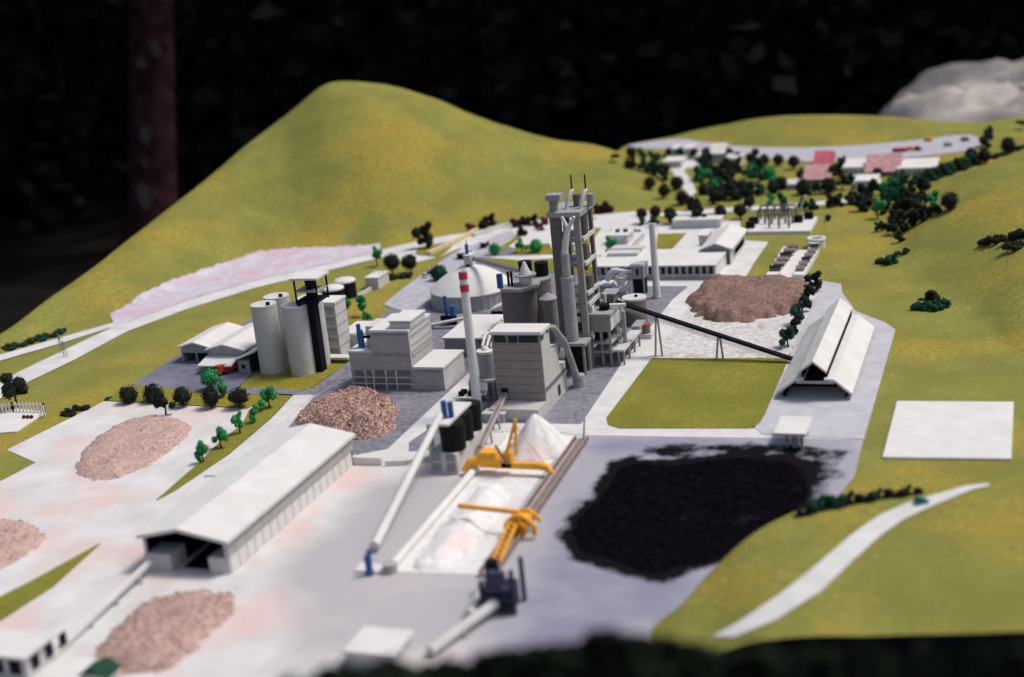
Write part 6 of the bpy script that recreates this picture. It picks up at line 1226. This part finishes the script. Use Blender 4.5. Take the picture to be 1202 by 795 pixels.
# dense grove
rnd = random.Random(5); gl = 'tree in the dense grove behind the switchyard'; grv = 'dense grove behind the switchyard'
def ingrove(u, v): return inside([(812, 205), (822, 194), (850, 192), (868, 198), (905, 198), (912, 215), (908, 226), (885, 232), (870, 236), (848, 240), (828, 232), (815, 220)], u, v)
pts = []
while len(pts) < 46:
    u_, v_ = rnd.uniform(810, 914), rnd.uniform(192, 240)
    if ingrove(u_, v_) and all(abs(u_ - a) + abs(v_ - b) * 2.4 > 8.5 for a, b in pts): pts.append((u_, v_))
    elif rnd.random() < .002: break
for u_, v_ in sorted(pts, key=lambda p: p[1]):
    ps_ = ('front ' if v_ > 224 else 'back ' if v_ < 205 else 'middle ') + ('left' if u_ < 838 else 'right' if u_ > 886 else 'centre')
    m_ = 'dark' if (845 < u_ < 880 and rnd.random() < .8) or v_ > 228 else rnd.choice(['dgr', 'dgr', 'green', 'dark', 'darkmix'])
    kd_ = rnd.choice(['ball', 'loose']); tree(COL[m_] + (' round ' if kd_ == 'ball' else ' ragged ') + gl + ', ' + ps_, u_, v_ + 3, u_, v_ - 3, rnd.uniform(7.5, 10), m_, kd_, grv)
g7 = 'trees between the pink roofs'
for (u_, vb, vc, r_, m_, k_, l_) in ((917, 222, 216, 8.5, 'dark', 'ball', 'dark ball tree right beside the dense grove'), (938, 212, 204, 7, 'dgr', 'loose', 'slim green tree left of the low pink roof'), (943, 228, 220, 10, 'dark', 'ball', 'large dark ball tree in front of the low pink roof'), (957, 228, 220, 8, 'dgr', 'loose', 'deep green tree right of the large dark ball'), (973, 226, 219, 10, 'dark', 'ball', 'dark ball tree at the right end of the low pink roof'), (984, 210, 200, 9, 'dark', 'loose', 'tall dark tree between the two pink roofs, upper one'), (989, 222, 211, 8, 'dark', 'loose', 'tall dark tree between the two pink roofs, lower one'), (999, 216, 210, 7, 'dgr', 'loose', 'green tree left of the white block'), (990, 196, 190, 6, 'darkmix', 'loose', 'small olive tree above the two tall dark ones'),
                                     (1030, 208, 203, 6.5, 'dark', 'ball', 'dark tree in front of the long pink roof'), (920, 240, 235, 8, 'dgr', 'loose', 'deep green tree above the switchyard, left'), (905, 241, 238, 7, 'green', 'loose', 'bright green tree above the switchyard'), (945, 246, 241, 8, 'dark', 'loose', 'dark tree right of the leaning post'), (955, 246, 241, 7, 'dgr', 'loose', 'green tree in the hedge right of the leaning post'), (975, 243, 237, 8, 'dark', 'loose', 'dark tree in the hedge on the plain'), (986, 241, 235, 8, 'dark', 'loose', 'dark tree further right in the hedge on the plain'), (997, 240, 234, 8, 'darkmix', 'loose', 'olive tree at the end of the hedge on the plain')):
    tree(l_, u_, vb, u_, vc, r_, m_, k_, g7)
# big clump on the grass, spreading down to a point
grv = 'large tree clump on the right hand grass'; gl = 'tree in the large clump on the right grass'
pts = [(1012, 232, 10, 'dark'), (1024, 224, 10, 'dark'), (1010, 244, 10, 'dark'), (1022, 240, 10, 'dark'), (1036, 230, 9, 'dgr'), (1046, 224, 9, 'green'), (1056, 222, 10, 'dgr'), (1050, 234, 10, 'dgr'), (1064, 230, 9, 'dgr'), (1070, 218, 9, 'dgr'), (1080, 222, 11, 'dark'), (1048, 216, 8, 'dark'), (1060, 212, 8, 'dgr'), (1040, 246, 9, 'dark'), (1050, 248, 9, 'dark'), (1062, 244, 10, 'dark'), (1078, 248, 11, 'dark'), (1070, 238, 9, 'darkmix'), (1048, 258, 10, 'dark'), (1060, 258, 9, 'darkmix'), (1072, 260, 9, 'dark'), (1082, 256, 9, 'dark'), (1050, 270, 9, 'dark'), (1062, 268, 8, 'dark'), (1056, 280, 7, 'dark'), (1086, 234, 8, 'dark'), (1090, 250, 7, 'dark'), (1098, 248, 7, 'dark'), (1036, 266, 6, 'dark'), (1030, 268, 5, 'dark')]
for u_, v_, r_, m_ in sorted(pts, key=lambda p: p[1]): tree(COL[m_] + ' ' + gl + ', ' + ('low ' if v_ > 252 else 'top ' if v_ < 230 else 'middle ') + ('left' if u_ < 1042 else 'right' if u_ > 1068 else 'centre'), u_, v_ + 4, u_, v_ - 2, r_, m_, 'loose', grv)
tree('bright green tree with visible trunk at the left front of the large clump', 1030, 256, 1030, 242, 8.5, 'green', 'loose'); tree('bright green tree with visible trunk at the right of the large clump', 1097, 247, 1097, 232, 9.5, 'green', 'loose'); tree('black ball tree standing alone on the slope right of the large clump', 1115, 246, 1115, 235, 11, 'dark', 'ball')
# crest hedge and trees at the far right
for i in range(11):
    k_ = i / 10; m_ = ('dgr', 'dgr', 'dark', 'darkmix')[i % 4]; bush(names[i] + ' bush from the left in the hedge along the crest of the right slope', 1084 + 56 * k_, 214 - 20 * k_, 10.5, m_, .9, 'hedge on the crest of the right slope', 'loose')
for (u_, vb, vc, r_, m_, k_, l_) in ((1140, 190, 180, 8, 'dark', 'ball', 'dark ball tree at the right end of the crest hedge'), (1155, 192, 182, 9, 'dark', 'ball', 'dark ball tree below the tall dark tree at the far right'), (1158, 172, 164, 9, 'dark', 'loose', 'tall dark tree at the end of the far road'), (1160, 164, 155, 7, 'dark', 'loose', 'dark tree crown topmost beside the pale rock'), (1183, 178, 170, 9.5, 'dark', 'ball', 'dark ball tree nearest the right edge at the top'), (1198, 152, 148, 7, 'dark', 'flat', 'flat dark bush at the far right edge above the slope')):
    tree(l_, u_, vb, u_, vc, r_, m_, k_)
for i in range(6): bush(names[i] + ' low bush in the dark line running down to the right edge', 1165 + i * 9, 186 - i * 3.2, 7, 'dark', .5, 'dark low hedge at the right edge', 'flat')
for (u_, v_, r_, m_, l_) in ((1036, 309, 8, 'dgr', 'left tip of the three-part bush on the grass'), (1048, 309, 9.5, 'dgr', 'tall middle of the three-part bush on the grass'), (1060, 298, 8, 'dark', 'right arm of the three-part bush on the grass'), (1080, 363, 10, 'dgr', 'left half of the dark bush above the barn'), (1097, 362, 13, 'dgr', 'right half of the dark bush above the barn'), (1091, 352, 11, 'dark', 'upper tip of the dark bush above the barn'),
                             (1156, 287, 8, 'dark', 'left tip of the dark bushes at the right edge'), (1168, 284, 10, 'dark', 'second dark bush at the right edge'), (1184, 282, 11, 'dark', 'broad dark bush at the right edge'), (1200, 278, 11, 'dark', 'dark bush cut by the right edge'), (1190, 292, 11, 'darkmix', 'olive bush below the others at the right edge')): bush(l_, u_, v_, r_, m_, .8, None, 'loose' if 'tip of the dark bush above' in l_ or 'tall middle' in l_ else 'flat')
# hedge on the crest of the front right hill
for i in range(13):
    k_ = i / 12; u_ = 938 + 138 * k_; v_ = lerp([(938, 604), (970, 594), (1000, 589), (1040, 582), (1080, 577)], u_)[0]
    r_ = (9, 12, 15, 17, 15, 13, 12, 12, 11, 12, 9, 10, 9)[i]; s_ = ('tiny dark', 'small dark', 'dark', 'tallest deep green', 'broad dark', 'ragged dark', 'middle dark', 'dense dark', 'pointed dark', 'upright dark', 'low dark', 'thin dark', 'last dark')[i]
    bush(s_ + ' bush, ' + (names + ('twelfth', 'thirteenth'))[i] + ' from left in the front hill crest hedge', u_, v_ + 2, r_ * .8, 'dgr' if i in (2, 3, 4, 8) else 'dark', .9, 'hedge on the crest of the front right hill', 'loose')
bush('dark green shrub at the hedge where the village road starts', 1000, 234, 8, 'dgr', .8, None, 'loose')
